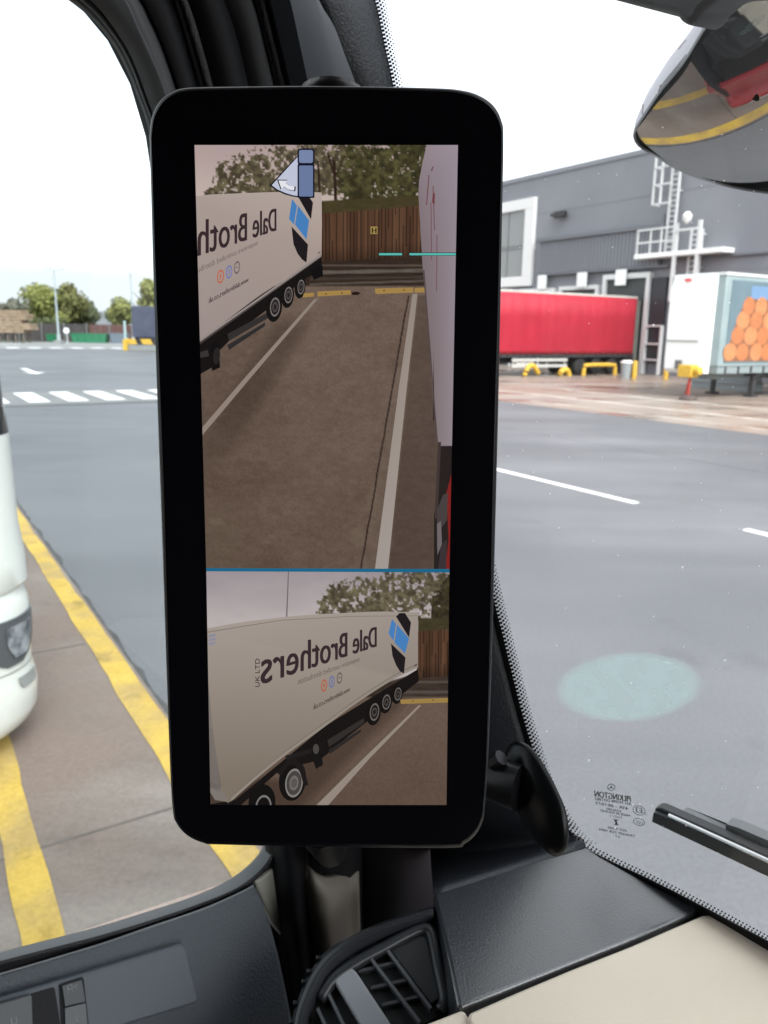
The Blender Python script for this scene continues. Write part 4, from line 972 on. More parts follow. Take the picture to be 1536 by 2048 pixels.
# front mirror, hung outside the windscreen
fm = thing('front_mirror', 'silver front mirror with convex glass hanging outside the windscreen', 'mirror', CAM + ray(1480, 200) * .95)
MNr = Vector((-.24, -.58, -.78)).normalized(); MC = CAM + ray(1480, 200) * .95
def MP(px, py, off=0.): return hit(px, py, MC + MNr * off, MNr)
mo = spline([(1449, 2), (1405, 62), (1366, 125), (1320, 182), (1290, 226), (1270, 258), (1266, 274), (1277, 294), (1310, 313), (1342, 333), (1389, 354), (1458, 375), (1536, 388), (1630, 392), (1720, 360), (1765, 290), (1775, 190), (1745, 70), (1690, -50), (1600, -110), (1510, -80), (1449, 2)], 110)[:-1]
cen = np.array((1515., 160.))
mi = [cen + (p - cen) * .962 for p in mo]
b = MB(); b.solidgrid([[MP(*p, .0) for p in mo + [mo[0]]], [MP(*(p * .5 + q * .5), .006) for p, q in zip(mo + [mo[0]], mi + [mi[0]])], [MP(*q, .0) for q in mi + [mi[0]]]], MNr * -.012)
b.build('rim', mat('mirror_rim', (.03, .032, .036), .5, bump=.2, bscale=300), fm, smooth=True)
RSPH = .42; MCc = MP(*cen)
def MG(px, py):
    q = MP(px, py); r2 = (q - MCc).length_squared
    return q + MNr * (math.sqrt(max(RSPH ** 2 - r2, .001)) - RSPH + .031)
rows = []
for u in np.linspace(.03, 1.025, 26):
    rows.append([MG(*(cen + (p - cen) * u)) for p in mi])
b = MB(); b.grid(rows, close=True); b.build('mirror_glass', MIRR, fm, smooth='all', fix=False)
rows = []
hdir = (-MNr * 1.0 + Vector((0.10, .25, .35))).normalized()
for d_, sc_ in ((0, 1.0), (.02, 1.0), (.06, .95), (.09, .82), (.105, .5), (.108, .05)):
    rows.append([MP(*(cen + (p - cen) * sc_)) + hdir * (d_ + .004) for p in mo])
b = MB(); b.grid(rows, close=True); b.build('housing', MSILV, fm, smooth='all')
b = MB(); q = MP(1400, 70) + hdir * .04
b.prism([WS(x, y, -.14) for x, y in ((1190, -12), (1227, 0), (1352, 33), (1360, 47), (1376, 50), (1390, 44), (1402, 22), (1440, -10), (1800, -30), (1800, -420), (1300, -420))], WSN * .05); b.cbox(.12, .62, .44, .78, .40, .62); b.build('arm', mat('mirror_arm_black', (.02, .021, .024), .5), fm, bevel=.006)
# trapped seeds / scratches on the mirror housing
b = MB()
for x, y, a in ((1319, 176, 1.4), (1286, 214, 1.6), (1365, 85, .9)):
    p = MP(x, y) + MNr * .004; b.box(p, Vector((math.cos(a), 0, math.sin(a))) * .006, Vector((0, .0008, 0)), Vector((.0008, 0, 0)))
b.build('water_drop', mat('drop', (.3, .3, .32), .1), fm)

# ------------------------------------------------------------------ the display
dn_c = math.radians(7.3)
DNv = (UP * -math.sin(dn_c) - FW * math.cos(dn_c)).normalized(); DC = CAM + ray(655, 935) * .45
def DP_(px, py, off=0.): return hit(px, py, DC + DNv * off, DNv)
dm = thing('mirror_display', 'tall black mirror camera display on the pillar showing a white trailer', 'display', DC)
ocp = [(420, 174), (640, 172), (860, 176), (925, 181), (962, 193), (988, 213), (1003, 242), (1007, 280), (1004, 440), (999, 700), (993, 960), (985, 1260), (976, 1520), (970, 1610), (966, 1640), (952, 1668), (928, 1688), (896, 1696), (660, 1694), (440, 1689), (408, 1686), (376, 1672), (354, 1648), (345, 1615), (338, 1480), (327, 1160), (316, 840), (306, 520), (300, 300), (300, 262), (306, 228), (322, 200), (345, 183), (372, 176)]
oc = spline(ocp + [ocp[0]], 180)[:-1]
oc_c = np.array((655., 935.))
def inset(p, d):
    v = p - oc_c; return p - v / np.linalg.norm(v) * d
scr = [(389, 290), (916, 290), (893, 1610), (421, 1610)]
def scr_edge(side, u):
    if side == 'L': return 389 + (412.5 - 389) * min(u / .6424, 1) + (421 - 412.5) * max(0, (u - .6424) / .3576)
    return 916 + (899 - 916) * min(u / .6424, 1) + (893 - 899) * max(0, (u - .6424) / .3576)
inn = []
for p in oc:
    v = p - oc_c; best = None
    lo_, hi_ = 0., 1.
    for _ in range(40):
        mid = (lo_ + hi_) / 2; q = oc_c + v * mid; u = (q[1] - 290) / 1320
        ins = 290 <= q[1] <= 1610 and scr_edge('L', min(max(u, 0), 1)) <= q[0] <= scr_edge('R', min(max(u, 0), 1))
        if ins: lo_ = mid
        else: hi_ = mid
    inn.append(oc_c + v * lo_)
for cxy in scr:                               # put the nearest sample exactly in each corner
    k = min(range(len(inn)), key=lambda i: np.linalg.norm(inn[i] - np.array(cxy))); inn[k] = np.array(cxy, float)
b = MB(); cl_ = lambda r: r + [r[0]]
b.grid([[DP_(*p, .0012) for p in cl_(inn)], [DP_(*inset(p, 7), .0012) for p in cl_(oc)]])
b.build('bezel', GLOSSB, dm, fix=True)
b = MB()
b.grid([[DP_(*inset(p, 7), .0012) for p in cl_(oc)], [DP_(*inset(p, 2.5), .0005) for p in cl_(oc)], [DP_(*p, -.0016) for p in cl_(oc)], [DP_(*p, -.010) for p in cl_(oc)], [DP_(*inset(p, 16), -.020) for p in cl_(oc)], [DP_(*inset(p, 90), -.026) for p in cl_(oc)], [DP_(*(oc_c + (p - oc_c) * .05), -.027) for p in cl_(oc)]])
b.build('housing', SATB, dm, smooth='all')
b = MB(); b.tube([DP_(662, 330, -.024), DP_(664, 205, -.027), DP_(665, 188, -.028), DP_(665, 178, -.028)], [.021, .021, .019, .010], 20); b.build('mount', SATB, dm, smooth='all')
b = MB(); b.tube([DP_(640, 1500, -.024), DP_(640, 1640, -.04), DR(660, 1700, .02)], .018, 12); b.build('mount', SATB, dm, smooth=True)
# ---- the picture on the screen: painted as vertex colours on a fine mesh plus crisp outlines on top
def sp(u, v):                                 # u, v in 0..1 -> pixel
    y = 290 + 1320 * v; xl_, xr_ = scr_edge('L', v), scr_edge('R', v); return xl_ + (xr_ - xl_) * u, y
NX, NY = 265, 661
U, Vv = np.meshgrid(np.linspace(0, 1, NX), np.linspace(0, 1, NY))
XL = 389 + 23.5 * np.clip(Vv / .6424, 0, 1) + 8.5 * np.clip((Vv - .6424) / .3576, 0, None); XRr = 916 - 17 * np.clip(Vv / .6424, 0, 1) - 6 * np.clip((Vv - .6424) / .3576, 0, None)
PX = XL + (XRr - XL) * U; PY = 290 + 1320 * Vv
IMG = np.zeros((NY, NX, 3))
def vnoise(x, y, seed):
    r = np.random.default_rng(seed); T = r.random((256, 256))
    xi, yi = np.floor(x).astype(int), np.floor(y).astype(int); fx, fy = x - xi, y - yi; fx = fx * fx * (3 - 2 * fx); fy = fy * fy * (3 - 2 * fy)
    g = lambda a, c: T[c % 256, a % 256]
    return (g(xi, yi) * (1 - fx) + g(xi + 1, yi) * fx) * (1 - fy) + (g(xi, yi + 1) * (1 - fx) + g(xi + 1, yi + 1) * fx) * fy
def fbm(sx, sy, seed, o=4, x=None, y=None):
    x = PX if x is None else x; y = PY if y is None else y; a = 0; w = .5; t = 0
    for k in range(o): a = a + w * vnoise(x / sx * 2 ** k + 17 * k, y / sy * 2 ** k + 9 * k, seed + k); t += w; w *= .55
    return a / t
def put(mask, col):
    global IMG
    mask = np.clip(mask, 0, 1)[..., None]; IMG = IMG * (1 - mask) + np.asarray(col, float) * mask
def lerp(a, c, t): return np.asarray(a, float) * (1 - t[..., None]) + np.asarray(c, float) * t[..., None]
top = (PY < 1140).astype(float)
def soft(d, w=2.): return np.clip(d / w + .5, 0, 1)
# upper view
put(top, lerp((178, 158, 156), (196, 180, 172), np.clip((PY - 290) / 110 + .3 * (fbm(60, 40, 3) - .5), 0, 1)))
def trees(blobs, seed, dark, light, thr, reg):
    m = np.full_like(PX, -1.)
    for cx, cy, rx, ry in blobs: m = np.maximum(m, 1 - ((PX - cx) / rx) ** 2 - ((PY - cy) / ry) ** 2)
    n1 = fbm(6, 6, seed, 2); n2 = fbm(22, 18, seed + 20, 4)
    a = soft(np.minimum(m, .6) * .62 + (n1 - .5) * 1.25 + (n2 - .5) * .7 - thr, .22) * (m > -.35) * reg
    put(a, lerp(dark, light, np.clip((fbm(9, 9, seed + 40, 3) - .3) * 2 , 0, 1)))
trees([(462, 362, 36, 44), (490, 350, 40, 42), (530, 340, 44, 48), (570, 335, 40, 44), (640, 340, 46, 60), (690, 325, 55, 60), (655, 300, 60, 24), (440, 385, 30, 18), (540, 385, 90, 16)], 50, (70, 62, 48), (118, 109, 82), .17, top * (PY < 392))
for x0, x1, y0, y1, w in ((672, 668, 410, 320, 3), (668, 655, 350, 305, 2), (668, 690, 360, 310, 2), (640, 636, 400, 320, 2)):
    t = (PY - y0) / (y1 - y0); put(soft(w - abs(PX - (x0 + (x1 - x0) * t)), 1.5) * (t > 0) * (t < 1) * top, (48, 36, 28))
trees([(745, 350, 62, 66), (800, 345, 70, 72), (850, 330, 40, 80), (715, 375, 35, 35)], 77, (50, 47, 30), (90, 86, 54), -.08, top * (PY < 412))
put(top * (PX > 640) * soft(PY - 402 + (PX - 645) * .06, 3) * (PY < 440), lerp((58, 52, 32), (80, 70, 44), fbm(14, 5, 8)))
put(top * (PX > 690) * (PY > 404) * (PY < 440) * .0, (0, 0, 0))
def fence(x0, x1, yt0, yt1, yb0, yb1, pitch, seed, reg):
    t = np.clip((PX - x0) / (x1 - x0), 0, 1); yt = yt0 + (yt1 - yt0) * t; yb = yb0 + (yb1 - yb0) * t
    m = soft(PY - yt, 2) * soft(yb - PY, 2) * (PX > x0) * (PX < x1) * reg
    k = np.floor((PX + (PY - 460) * .0) / pitch); ph = (PX / pitch) % 1
    pl = np.random.default_rng(seed).random(600)[k.astype(int) % 600]
    c = lerp((68, 46, 34), (104, 75, 56), np.clip(pl * .7 + .4 * fbm(4, 60, seed), 0, 1)); c = c * (1 - .45 * (ph < .22))[..., None] * (1 - .25 * np.clip((PY - yb + 30) / 30, 0, 1))[..., None]
    put(m, c)
put(top * (PX > 600) * soft(PY - 505, 3), lerp((44, 33, 26), (62, 50, 42), fbm(30, 4, 21)))
fence(640, 846, 428, 411, 524, 512, 7.0, 4, top)
for y, h, c, s in ((531, 5, (92, 82, 74), 0), (543, 7, (104, 96, 90), -.02), (556, 5, (70, 60, 54), -.02), (565, 4, (96, 88, 82), -.03)):
    put(top * (PX > 620) * soft(h - abs(PY - y - s * (PX - 740)) * 2, 2) * (.55 + .5 * fbm(20, 6, int(y))), c)
gm = top * soft(PY - 572 + 0 * PX, 3)
gr = lerp((110, 93, 82), (90, 74, 64), np.clip((PY - 572) / 560 * .55 + .25 * np.clip((600 - PX) / 120, 0, 1) + .7 * (fbm(90, 60, 31) - .5), 0, 1)); gr = gr + ((fbm(2.6, 2.6, 61, 2) - .5) * 16)[..., None] + ((fbm(16, 9, 66, 3) - .5) * 14)[..., None]
put(gm, gr)
put(top * soft(PY - 1000, 60) * soft(60 - abs(PX - 430) , 40) * .25, (104, 90, 74))
for cx, cy, rx, ry in ((433, 1043, 16, 8), (716, 1075, 14, 20), (745, 1005, 10, 30)):
    put(top * soft(1 - ((PX - cx) / rx) ** 2 - ((PY - cy) / ry) ** 2 + (fbm(8, 8, 15) - .5) * 1.4, .3) * .5, (112, 97, 84))
put(top * soft(34 - abs(PX - (590 + (720 - 590) * 0) + (PY - 640) * .62), 30) * soft(PY - 640, 40) * soft(900 - PY, 160) * .35, (48, 38, 31))  # trailer's soft ground shadow, painted into the picture's colours
seam = lambda y: np.interp(y, [585, 1137], [818, 722])
put(top * (PY > 590) * soft(1.4 - abs(PX - seam(PY) - (fbm(50, 14, 5) - .5) * 3), 1.5), (40, 30, 25))
put(top * (PY > 590) * soft(PX - seam(PY) - 2, 2) * soft(seam(PY) + 22 + (PY - 590) * .02 - PX, 2) * .45 * fbm(10, 20, 12), (120, 106, 94))
put(top * (PY > 590) * soft(PX - np.interp(PY, [590, 1137], [836, 778]), 3) * .35, (58, 47, 42))
# lower view
bot = (PY >= 1140).astype(float)
put(bot, lerp((158, 148, 152), (188, 178, 178), np.clip((PY - 1143) / 100 + (fbm(80, 30, 91) - .5) * .5, 0, 1)))
trees([(655, 1216, 24, 26), (685, 1198, 32, 38), (735, 1192, 38, 42), (790, 1186, 42, 48), (845, 1180, 42, 48), (890, 1176, 34, 44), (720, 1225, 80, 16), (820, 1225, 70, 16)], 130, (72, 64, 50), (122, 113, 88), .17, bot * (PY < 1242))
put(soft(2 - abs(PX - np.interp(PY, [1200, 1250], [866, 864])), 1.5) * (PY > 1190) * (PY < 1250) * bot, (46, 36, 30))
trees([(890, 1225, 26, 48), (905, 1190, 20, 40)], 150, (44, 40, 28), (76, 70, 48), -.06, bot * (PY < 1262) * (PX > 862))
put(bot * (PX > 836) * soft(PY - 1236, 3) * (PY < 1275), lerp((54, 48, 32), (76, 68, 46), fbm(14, 5, 9)))
put(bot * soft(PY - np.interp(PX, [760, 836, 900], [1368, 1346, 1344]), 3), lerp((48, 38, 32), (74, 62, 54), fbm(24, 4, 23)))
fence(834, 900, 1263, 1258, 1357, 1352, 6.0, 14, bot)
for y, h, c in ((1364, 4, (96, 88, 82)), (1373, 4, (62, 52, 46)), (1384, 5, (88, 80, 74))): put(bot * (PX > 800) * soft(h - abs(PY - y) * 2, 2) * .8, c)
g2 = lerp((106, 89, 78), (94, 77, 66), np.clip((PY - 1395) / 210 + .6 * (fbm(70, 40, 35) - .5), 0, 1)) + ((fbm(2.6, 2.6, 63, 2) - .5) * 14)[..., None]
put(bot * soft(PY - 1394, 3), g2)
put(bot * soft(PY - np.interp(PX, [560, 700, 800], [1560, 1455, 1395]), 14) * soft(np.interp(PY, [1400, 1608], [815, 610]) - PX, 30) * .45, (50, 38, 30))
scr_v = [DP_(*sp(u, v)) for v in np.linspace(0, 1, NY) for u in np.linspace(0, 1, NX)]
CV = [np.clip(IMG, 0, 255).reshape(-1, 3)]
b = MB(); b.grid([scr_v[i * NX:(i + 1) * NX] for i in range(NY)])
EXV, EXC = [], []
def ov(pts, col, lay, tri=None):
    """flat outline on the screen, lay = stacking order"""
    P = [DP_(x, y, lay * .00009) for x, y in pts]
    if tri is None: tri = tessellate_polygon([[Vector((x, y, 0)) for x, y in pts]])
    b.add(P, [tuple(t) for t in tri])
    c = np.asarray(col, float); CV.append(np.tile(c, (len(pts), 1)) if c.ndim == 1 else c)
def ell(cx, cy, rx, ry, col, lay, rot=0., n=28, ring=None):
    f = lambda q, k: (cx + rx * q * math.cos(k) * math.cos(rot) - ry * q * math.sin(k) * math.sin(rot), cy + rx * q * math.cos(k) * math.sin(rot) + ry * q * math.sin(k) * math.cos(rot))
    if ring is None: ov([f(1, 2 * math.pi * k / n) for k in range(n)], col, lay); return
    pts = [f(1, 2 * math.pi * k / n) for k in range(n)] + [f(ring, 2 * math.pi * k / n) for k in range(n)]
    tri = []
    for k in range(n): k2 = (k + 1) % n; tri += [(k, k2, n + k2), (k, n + k2, n + k)]
    ov(pts, col, lay, tri)
def txt(text, b0, c0, b1, c1, col, lay, **k):
    V, F_ = lettering(text, b0, c0, b1, c1, **k); ov(V, col, lay, F_)
def line(p0, p1, w0, w1, col, lay):
    ov([(p0[0] - w0, p0[1]), (p0[0] + w0, p0[1]), (p1[0] + w1, p1[1]), (p1[0] - w1, p1[1])], col, lay)
INK = (56, 42, 46); BLK = (32, 27, 30); BLU = (72, 128, 188)
# upper: trailer side with its chassis and wheels
ov([(380, 700), (398, 682), (500, 605), (643, 510), (644, 540), (606, 560), (560, 600), (480, 660), (440, 700), (424, 735), (380, 760)], (24, 20, 20), 1)
ov([(380, 394), (420, 389), (520, 385), (600, 383), (643, 385), (644, 447), (643, 511), (520, 590), (450, 643), (398, 684), (380, 698)], np.array([(172, 158, 150), (176, 162, 153), (182, 168, 160), (186, 172, 164), (184, 170, 162), (178, 162, 154), (168, 152, 145), (162, 147, 141), (160, 145, 140), (158, 144, 140), (156, 142, 138)]), 2)
ov([(398, 680), (643, 507), (643, 513), (398, 687)], (150, 140, 136), 3)
ov([(398, 685), (643, 511), (643, 514), (398, 690)], (70, 62, 60), 3)
for cx, cy, rx, ry in ((600, 574, 11, 23), (575, 590, 13, 26), (548, 614, 16, 30)):
    ell(cx, cy, rx, ry, (22, 19, 19), 3, .08); ell(cx + 2, cy, rx * .62, ry * .64, (118, 112, 110), 4, .08, ring=.8); ell(cx + 2, cy, rx * .36, ry * .36, (74, 68, 67), 4, .08, ring=.5); ell(cx + 2, cy, rx * .48, ry * .5, (44, 40, 40), 3, .08)
ov([(455, 668), (540, 622), (540, 634), (458, 682)], (52, 48, 48), 2); ov([(455, 690), (530, 645), (530, 652), (458, 700)], (48, 45, 46), 2)
ov([(420, 690), (438, 680), (440, 735), (424, 742)], (18, 16, 17), 2); ell(433, 712, 7, 17, (40, 36, 36), 3, .1)
ov([(398, 705), (415, 700), (418, 712), (400, 716)], (58, 54, 54), 3)
ov([(620, 540), (645, 530), (646, 552), (628, 560)], (18, 16, 17), 2)
txt('Dale Broth', (552, 461), (552, 414), (396, 512), (396, 436), INK, 4, bold=.9)
txt('temperature controlled distributi', (516, 489), (516, 479.5), (388, 549), (388, 536), (120, 106, 104), 4, bold=.1)
txt('www.dalebrothers.co.uk', (497, 563), (497, 553), (417, 607), (417, 595), (88, 74, 74), 4, bold=.3)
def badge(cx, cy, rx, ry, col, sign):
    ell(cx, cy, rx, ry, col, 4, .1, ring=.72)
    if sign in '+-': ov([(cx - rx * .45, cy + 1.2), (cx + rx * .45, cy - .2), (cx + rx * .45, cy - 2.2), (cx - rx * .45, cy - .8)], col, 4)
    if sign == '+': ov([(cx - .9, cy - ry * .45), (cx + .9, cy - ry * .45), (cx + .9, cy + ry * .45), (cx - .9, cy + ry * .45)], col, 4)
    if sign == '*':
        for k in range(3):
            a = k * math.pi / 3 + .3; ov([(cx + rx * .55 * math.cos(a) - .6, cy + ry * .55 * math.sin(a)), (cx + rx * .55 * math.cos(a) + .6, cy + ry * .55 * math.sin(a)), (cx - rx * .55 * math.cos(a) + .6, cy - ry * .55 * math.sin(a)), (cx - rx * .55 * math.cos(a) - .6, cy - ry * .55 * math.sin(a))], col, 4)
badge(441, 553, 7, 14, (190, 104, 78), '+'); badge(458, 544, 6.5, 13.5, (112, 122, 176), '*'); badge(474, 535, 6, 13, (112, 100, 100), '-')
ov([(593, 388), (614, 388), (626, 405), (622, 439)], BLK, 4)
ov([(584, 398), (594, 411), (588, 449), (578, 438)], BLU, 4); ov([(596, 411), (618, 441), (613, 479), (590, 449)], BLU, 4)
ov([(583, 453), (616, 489), (613, 525), (604, 519), (595, 507), (587, 488)], BLK, 4)
ov([(636, 505), (641, 501), (641, 505), (636, 509)], (120, 108, 104), 4)
# sign, wheel stops, bay lines, distance bars
ov([(741, 453), (755, 453), (755, 468), (741, 468)], (160, 138, 78), 3); txt('H', (744, 466), (744, 455), (752.5, 466), (752.5, 455), (38, 28, 18), 4, bold=.6)
for q in ([(635, 583), (701, 580), (702, 589), (635, 593)], [(750, 577), (826, 575), (827, 585), (751, 588)], [(606, 587), (628, 585), (628, 593), (606, 595)], [(829, 576), (850, 575), (850, 585), (829, 585)]): ov(q, (164, 132, 74), 3)
for x, y in ((652, 588), (684, 586), (768, 581), (808, 580)): ell(x, y, 1.5, 1.5, (60, 44, 26), 4)
ov([(703, 585), (712, 583), (722, 586), (716, 590), (704, 590)], (36, 26, 22), 3)
ov([(627, 600), (637, 596), (500, 757), (400, 876), (388, 874), (490, 755)], (146, 132, 122), 3)
ov([(825, 588), (835, 587), (813, 780), (776, 1138), (750, 1138), (797, 780)], np.array([(150, 138, 128), (150, 138, 128), (158, 146, 137), (166, 156, 150), (164, 154, 148), (156, 144, 136)]), 3)
# our own trailer down the right edge
ov([(854, 288), (846, 320), (838, 362), (837, 392), (845, 531), (854, 638), (866, 800), (874, 880), (878, 892), (900, 892), (935, 892), (935, 288)], np.array([(150, 136, 142), (146, 132, 138), (138, 124, 130), (134, 120, 125), (126, 112, 116), (126, 112, 114), (128, 114, 116), (132, 120, 122), (134, 122, 124), (148, 136, 144), (160, 148, 158), (160, 148, 160)]), 4)
for x0, y0, x1, y1, w in ((858, 350, 853, 410, 1.2), (866, 372, 869, 460, 1.0), (862, 405, 863, 520, .9), (874, 470, 873, 583, .9), (866, 333, 863, 342, 1.6)): line((x0, y0), (x1, y1), w, w, (118, 82, 88), 5)
ov([(866, 383), (870, 388), (869, 410), (864, 404)], (112, 62, 68), 5)
ov([(846, 540), (849, 540), (876, 885), (873, 885)], (86, 74, 74), 5)
ov([(867, 700), (869, 840), (866, 842)], (52, 42, 40), 5)
ov([(878, 890), (935, 890), (935, 1140), (868, 1140), (868, 1030), (876, 985)], (40, 33, 32), 4)
ov([(876, 884), (882, 884), (875, 1035), (869, 1038)], (66, 56, 54), 5)
ov([(893, 985), (905, 940), (905, 1140), (890, 1140), (897, 1080)], (128, 36, 34), 5)
ov([(874, 1020), (886, 990), (896, 985), (894, 1040), (880, 1060), (874, 1100)], (72, 64, 64), 5); ov([(874, 1048), (882, 1042), (884, 1088), (875, 1110)], (112, 104, 106), 6)
ov([(876, 1138), (882, 1090), (894, 1078), (892, 1138)], (58, 50, 52), 6)
for x0, x1 in ((758, 804), (819, 925)): ov([(x0, 505), (x1, 505), (x1, 511.5), (x0, 511.5)], (36, 50, 54), 6); ov([(x0, 506.3), (x1, 506.3), (x1, 510.5), (x0, 510.5)], (92, 190, 180), 7)
# vehicle pictogram
OUT = (18, 18, 34)
def rr_(x0, y0, x1, y1, r):
    o = []
    for cx, cy, a0 in ((x1 - r, y0 + r, -90), (x1 - r, y1 - r, 0), (x0 + r, y1 - r, 90), (x0 + r, y0 + r, 180)):
        for k in range(6): a = math.radians(a0 + k * 18); o.append((cx + r * math.cos(a), cy + r * math.sin(a)))
    return o
ov([(598, 308), (539, 371), (552, 381), (570, 389), (585, 393), (598, 395)], OUT, 6); ov([(596, 313), (543.5, 370.5), (555, 379), (571, 386), (586, 390.5), (596, 392)], (196, 200, 220), 7)
ov(rr_(595, 297, 629, 329, 6), OUT, 8); ov(rr_(598, 300, 626, 326, 4), (122, 136, 172), 9); ov(rr_(595, 328, 629, 396, 3), OUT, 8); ov(rr_(598, 331, 626, 393, 2), (108, 124, 162), 9)
ar = [(557, 361), (575, 361.5), (571, 366), (578, 371), (589, 373), (588, 381), (577, 379), (567, 373), (563, 378)]
cxy = np.mean(ar, 0); ov([tuple(cxy + (np.array(p) - cxy) * 1.18) for p in ar], OUT, 8); ov(ar, (232, 232, 240), 9)
# divider
ov([(400, 1136), (910, 1138), (910, 1145), (400, 1142.5)], (28, 104, 140), 7)
# lower: whole trailer
line((577, 1143), (573, 1240), 1.0, 1.4, (112, 104, 106), 1)
ov([(410, 1610), (470, 1600), (650, 1452), (836, 1338), (838, 1362), (800, 1392), (700, 1470), (640, 1520), (560, 1540), (480, 1612)], (24, 20, 19), 1)
tb = [tuple(p) for p in spline([(405, 1259), (440, 1252), (500, 1242), (611, 1230), (688, 1226), (766, 1223), (836, 1225)], 20)] + [tuple(p) for p in spline([(836, 1335), (785, 1360), (715, 1405), (650, 1453), (573, 1509), (515, 1556), (463, 1602)], 20)] + [(455, 1606), (440, 1570), (424, 1440)]
def shade(x, y):
    v = min(max((y - 1240) / 330, 0), 1); return [168 - 40 * v - (8 if x > 800 else 0), 157 - 41 * v - (8 if x > 800 else 0), 148 - 44 * v - (8 if x > 800 else 0)]
ov(tb, np.array([shade(*p) for p in tb]), 2)
ov([(405, 1257), (424, 1440), (440, 1570), (456, 1604), (430, 1600), (405, 1560)], (128, 120, 114), 3); ov([(412, 1470), (424, 1455), (442, 1572), (440, 1584), (414, 1572)], (104, 96, 92), 3)
ov([(405, 1265), (560, 1240), (700, 1232), (836, 1231), (836, 1232), (700, 1233.4), (560, 1241.6), (405, 1267)], (134, 122, 116), 3)
lo_e = tb[20:40]; ov([(x - 1, y - 6) for x, y in lo_e] + [(x, y) for x, y in lo_e[::-1]], (148, 138, 128), 3); ov([(x - 1, y - 7.5) for x, y in lo_e] + [(x - 1, y - 6) for x, y in lo_e[::-1]], (112, 102, 94), 3)
for k in range(3): ov([(417, 1270 + 8 * k), (431, 1267 + 8 * k), (431, 1272 + 8 * k), (417, 1275 + 8 * k)], (140, 142, 160), 3)
txt('Dale Brothers', (752.5, 1293), (752.5, 1251), (522, 1369), (522, 1293), INK, 4, bold=1.1)
txt('temperature controlled distribution', (719, 1322), (719, 1312.5), (596, 1369), (596, 1356), (112, 98, 92), 4, bold=.1)
txt('www.dalebrothers.co.uk', (700, 1382), (700, 1373), (626, 1420), (626, 1408), (92, 78, 72), 4, bold=.35)
txt('UK LTD', (519, 1374), (510, 1374), (519, 1317), (510, 1317), (70, 56, 54), 4, bold=.3)
badge(648, 1371, 6, 12.5, (180, 98, 66), '+'); badge(663.5, 1363.5, 5.6, 12, (106, 114, 164), '*'); badge(679, 1356, 5.4, 11.5, (104, 92, 88), '-')
ov([(792, 1233), (799, 1226), (810, 1226), (822, 1245), (818, 1275)], BLK, 4)
ov([(784, 1238), (792, 1248), (787, 1282), (777, 1267)], BLU, 4); ov([(794, 1249), (818, 1277), (810, 1307), (789, 1285)], BLU, 4)
ov([(782, 1287), (811, 1315), (808, 1347), (800, 1343), (792, 1330), (785, 1312)], BLK, 4)
ov([(828, 1330), (834, 1327), (834, 1331), (828, 1334)], (100, 88, 84), 4)
for cx, cy, rx, ry in ((794, 1388, 11, 20), (771, 1404, 13, 23), (747, 1424, 15, 27)):
    ell(cx, cy, rx, ry, (22, 18, 18), 3, .12); ell(cx + 2, cy, rx * .62, ry * .66, (108, 102, 98), 4, .12, ring=.8); ell(cx + 2, cy, rx * .34, ry * .34, (72, 66, 64), 4, .12, ring=.5); ell(cx + 2, cy, rx * .48, ry * .5, (42, 38, 38), 3, .12)
ov([(655, 1480), (728, 1436), (728, 1446), (658, 1494)], (50, 46, 44), 2); ov([(657, 1500), (722, 1458), (722, 1464), (660, 1508)], (44, 40, 40), 2)
ov([(622, 1490), (640, 1480), (646, 1530), (632, 1538), (626, 1520)], (24, 21, 21), 3); ell(632, 1498, 6, 10, (74, 70, 68), 4)
ell(585, 1560, 27, 42, (20, 17, 17), 4, .12); ell(588, 1566, 17.5, 29, (132, 128, 124), 5, .12, ring=.84); ell(588, 1566, 14, 24, (72, 68, 68), 5, .12); ell(588, 1566, 9, 15, (112, 106, 104), 6, .12, ring=.6); ell(588, 1566, 4.5, 8, (90, 86, 84), 6, .12)
ov([(553, 1545), (575, 1520), (592, 1517), (606, 1530), (617, 1570), (608, 1573), (600, 1545), (590, 1530), (577, 1531), (562, 1552)], (30, 26, 26), 6)
ell(524, 1605, 27, 37, (20, 17, 17), 4, .1); ell(527, 1614, 16, 24, (124, 120, 116), 5, .1, ring=.82)
ov([(570, 1512), (625, 1496), (622, 1506), (574, 1522)], (34, 30, 30), 3)
ov([(838, 1410), (842, 1411), (738, 1518), (655, 1612), (631, 1612), (730, 1514)], (150, 138, 128), 3)
ov([(800, 1399), (893, 1396), (910, 1396), (910, 1405), (893, 1405), (802, 1408)], (158, 128, 72), 3)
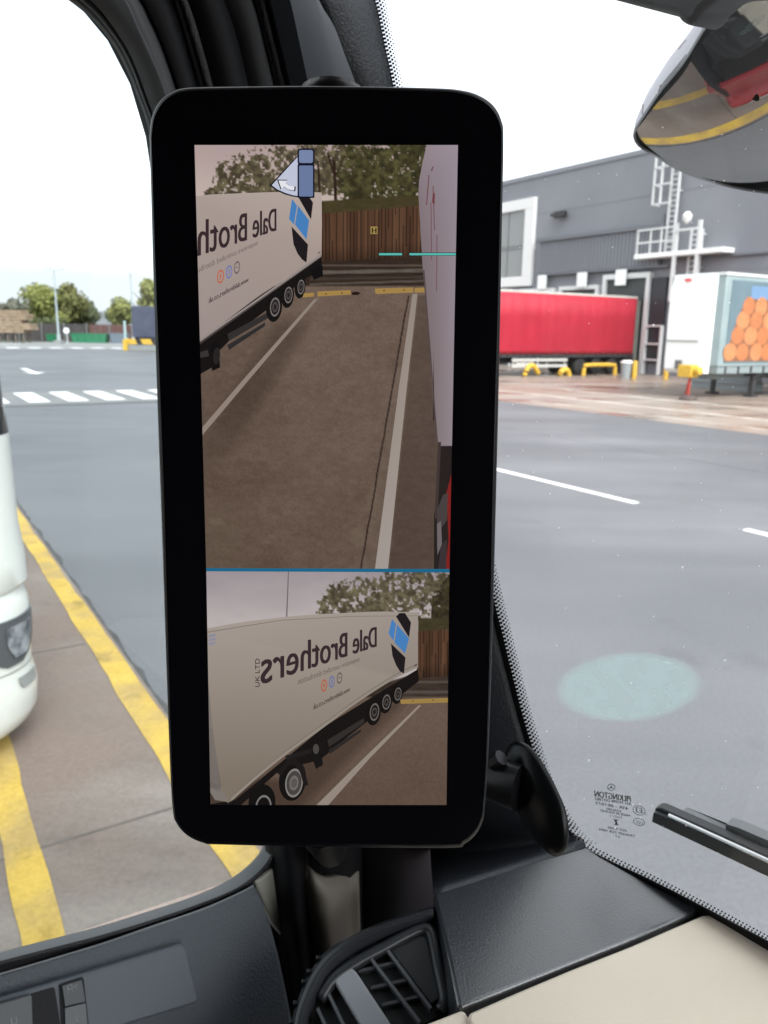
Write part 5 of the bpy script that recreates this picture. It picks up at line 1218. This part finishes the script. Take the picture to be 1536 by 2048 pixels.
for x, y in ((826, 1402), (866, 1400)): ell(x, y, 1.3, 1.3, (60, 44, 26), 4)
b.c = np.concatenate([lin(np.concatenate(CV)), np.ones((sum(len(c) for c in CV), 1))], 1)
SM = bpy.data.materials.new('lit_screen'); SM.use_nodes = True; t = SM.node_tree; pb = t.nodes['Principled BSDF']; at = t.nodes.new('ShaderNodeAttribute'); at.attribute_name = 'Col'
pb.inputs['Base Color'].default_value = (.004, .004, .004, 1); pb.inputs['Roughness'].default_value = .25; pb.inputs['Specular IOR Level'].default_value = .12
t.links.new(at.outputs['Color'], pb.inputs['Emission Color']); pb.inputs['Emission Strength'].default_value = .94 * 2 ** -EXPOSURE
so = b.build('screen', SM, dm, fix=False)

# black oval disc on its stub, right of the display
od = thing('oval_mirror_back', 'black oval disc on a stub arm below right of the display', 'blind spot mirror', CAM + ray(1070, 1595) * .56)
oc2 = spline([(1009, 1503), (1020, 1487), (1035, 1484), (1054, 1494), (1080, 1527), (1106, 1576), (1125, 1621), (1132, 1662), (1129, 1696), (1117, 1713), (1099, 1711), (1072, 1689), (1050, 1655), (1033, 1618), (1017, 1570), (1008, 1530), (1009, 1503)], 64)[:-1]
c2 = np.array((1068., 1598.)); on = (DNv * .55 + XR * -.75 + Z * .1).normalized(); oP = CAM + ray(*c2) * .56
def OP(p, off): return hit(p[0], p[1], oP, on) + on * off
rows = []
for q, off in ((.02, .010), (.35, .0095), (.6, .008), (.8, .0055), (.93, .0022), (1.0, -.002), (.985, -.006), (.6, -.010), (.02, -.012)): rows.append([OP(c2 + (p - c2) * q, off * .6) for p in oc2])
b = MB(); b.grid(rows, close=True); b.build('disc', mat('disc_black', (.004, .0045, .005), .28, spec=.22), od, smooth='all')
b = MB(); e0 = CAM + ray(1040, 1575) * .565; e1 = CAM + ray(990, 1560) * .575; e2 = CAM + ray(940, 1550) * .60; b.tube([e0, e1, e2], [.017, .015, .017], 14); b.tube([CAM + ray(1003, 1515) * .565, CAM + ray(985, 1528) * .57], .006, 8); b.build('stub_arm', SATB, od, smooth=True)
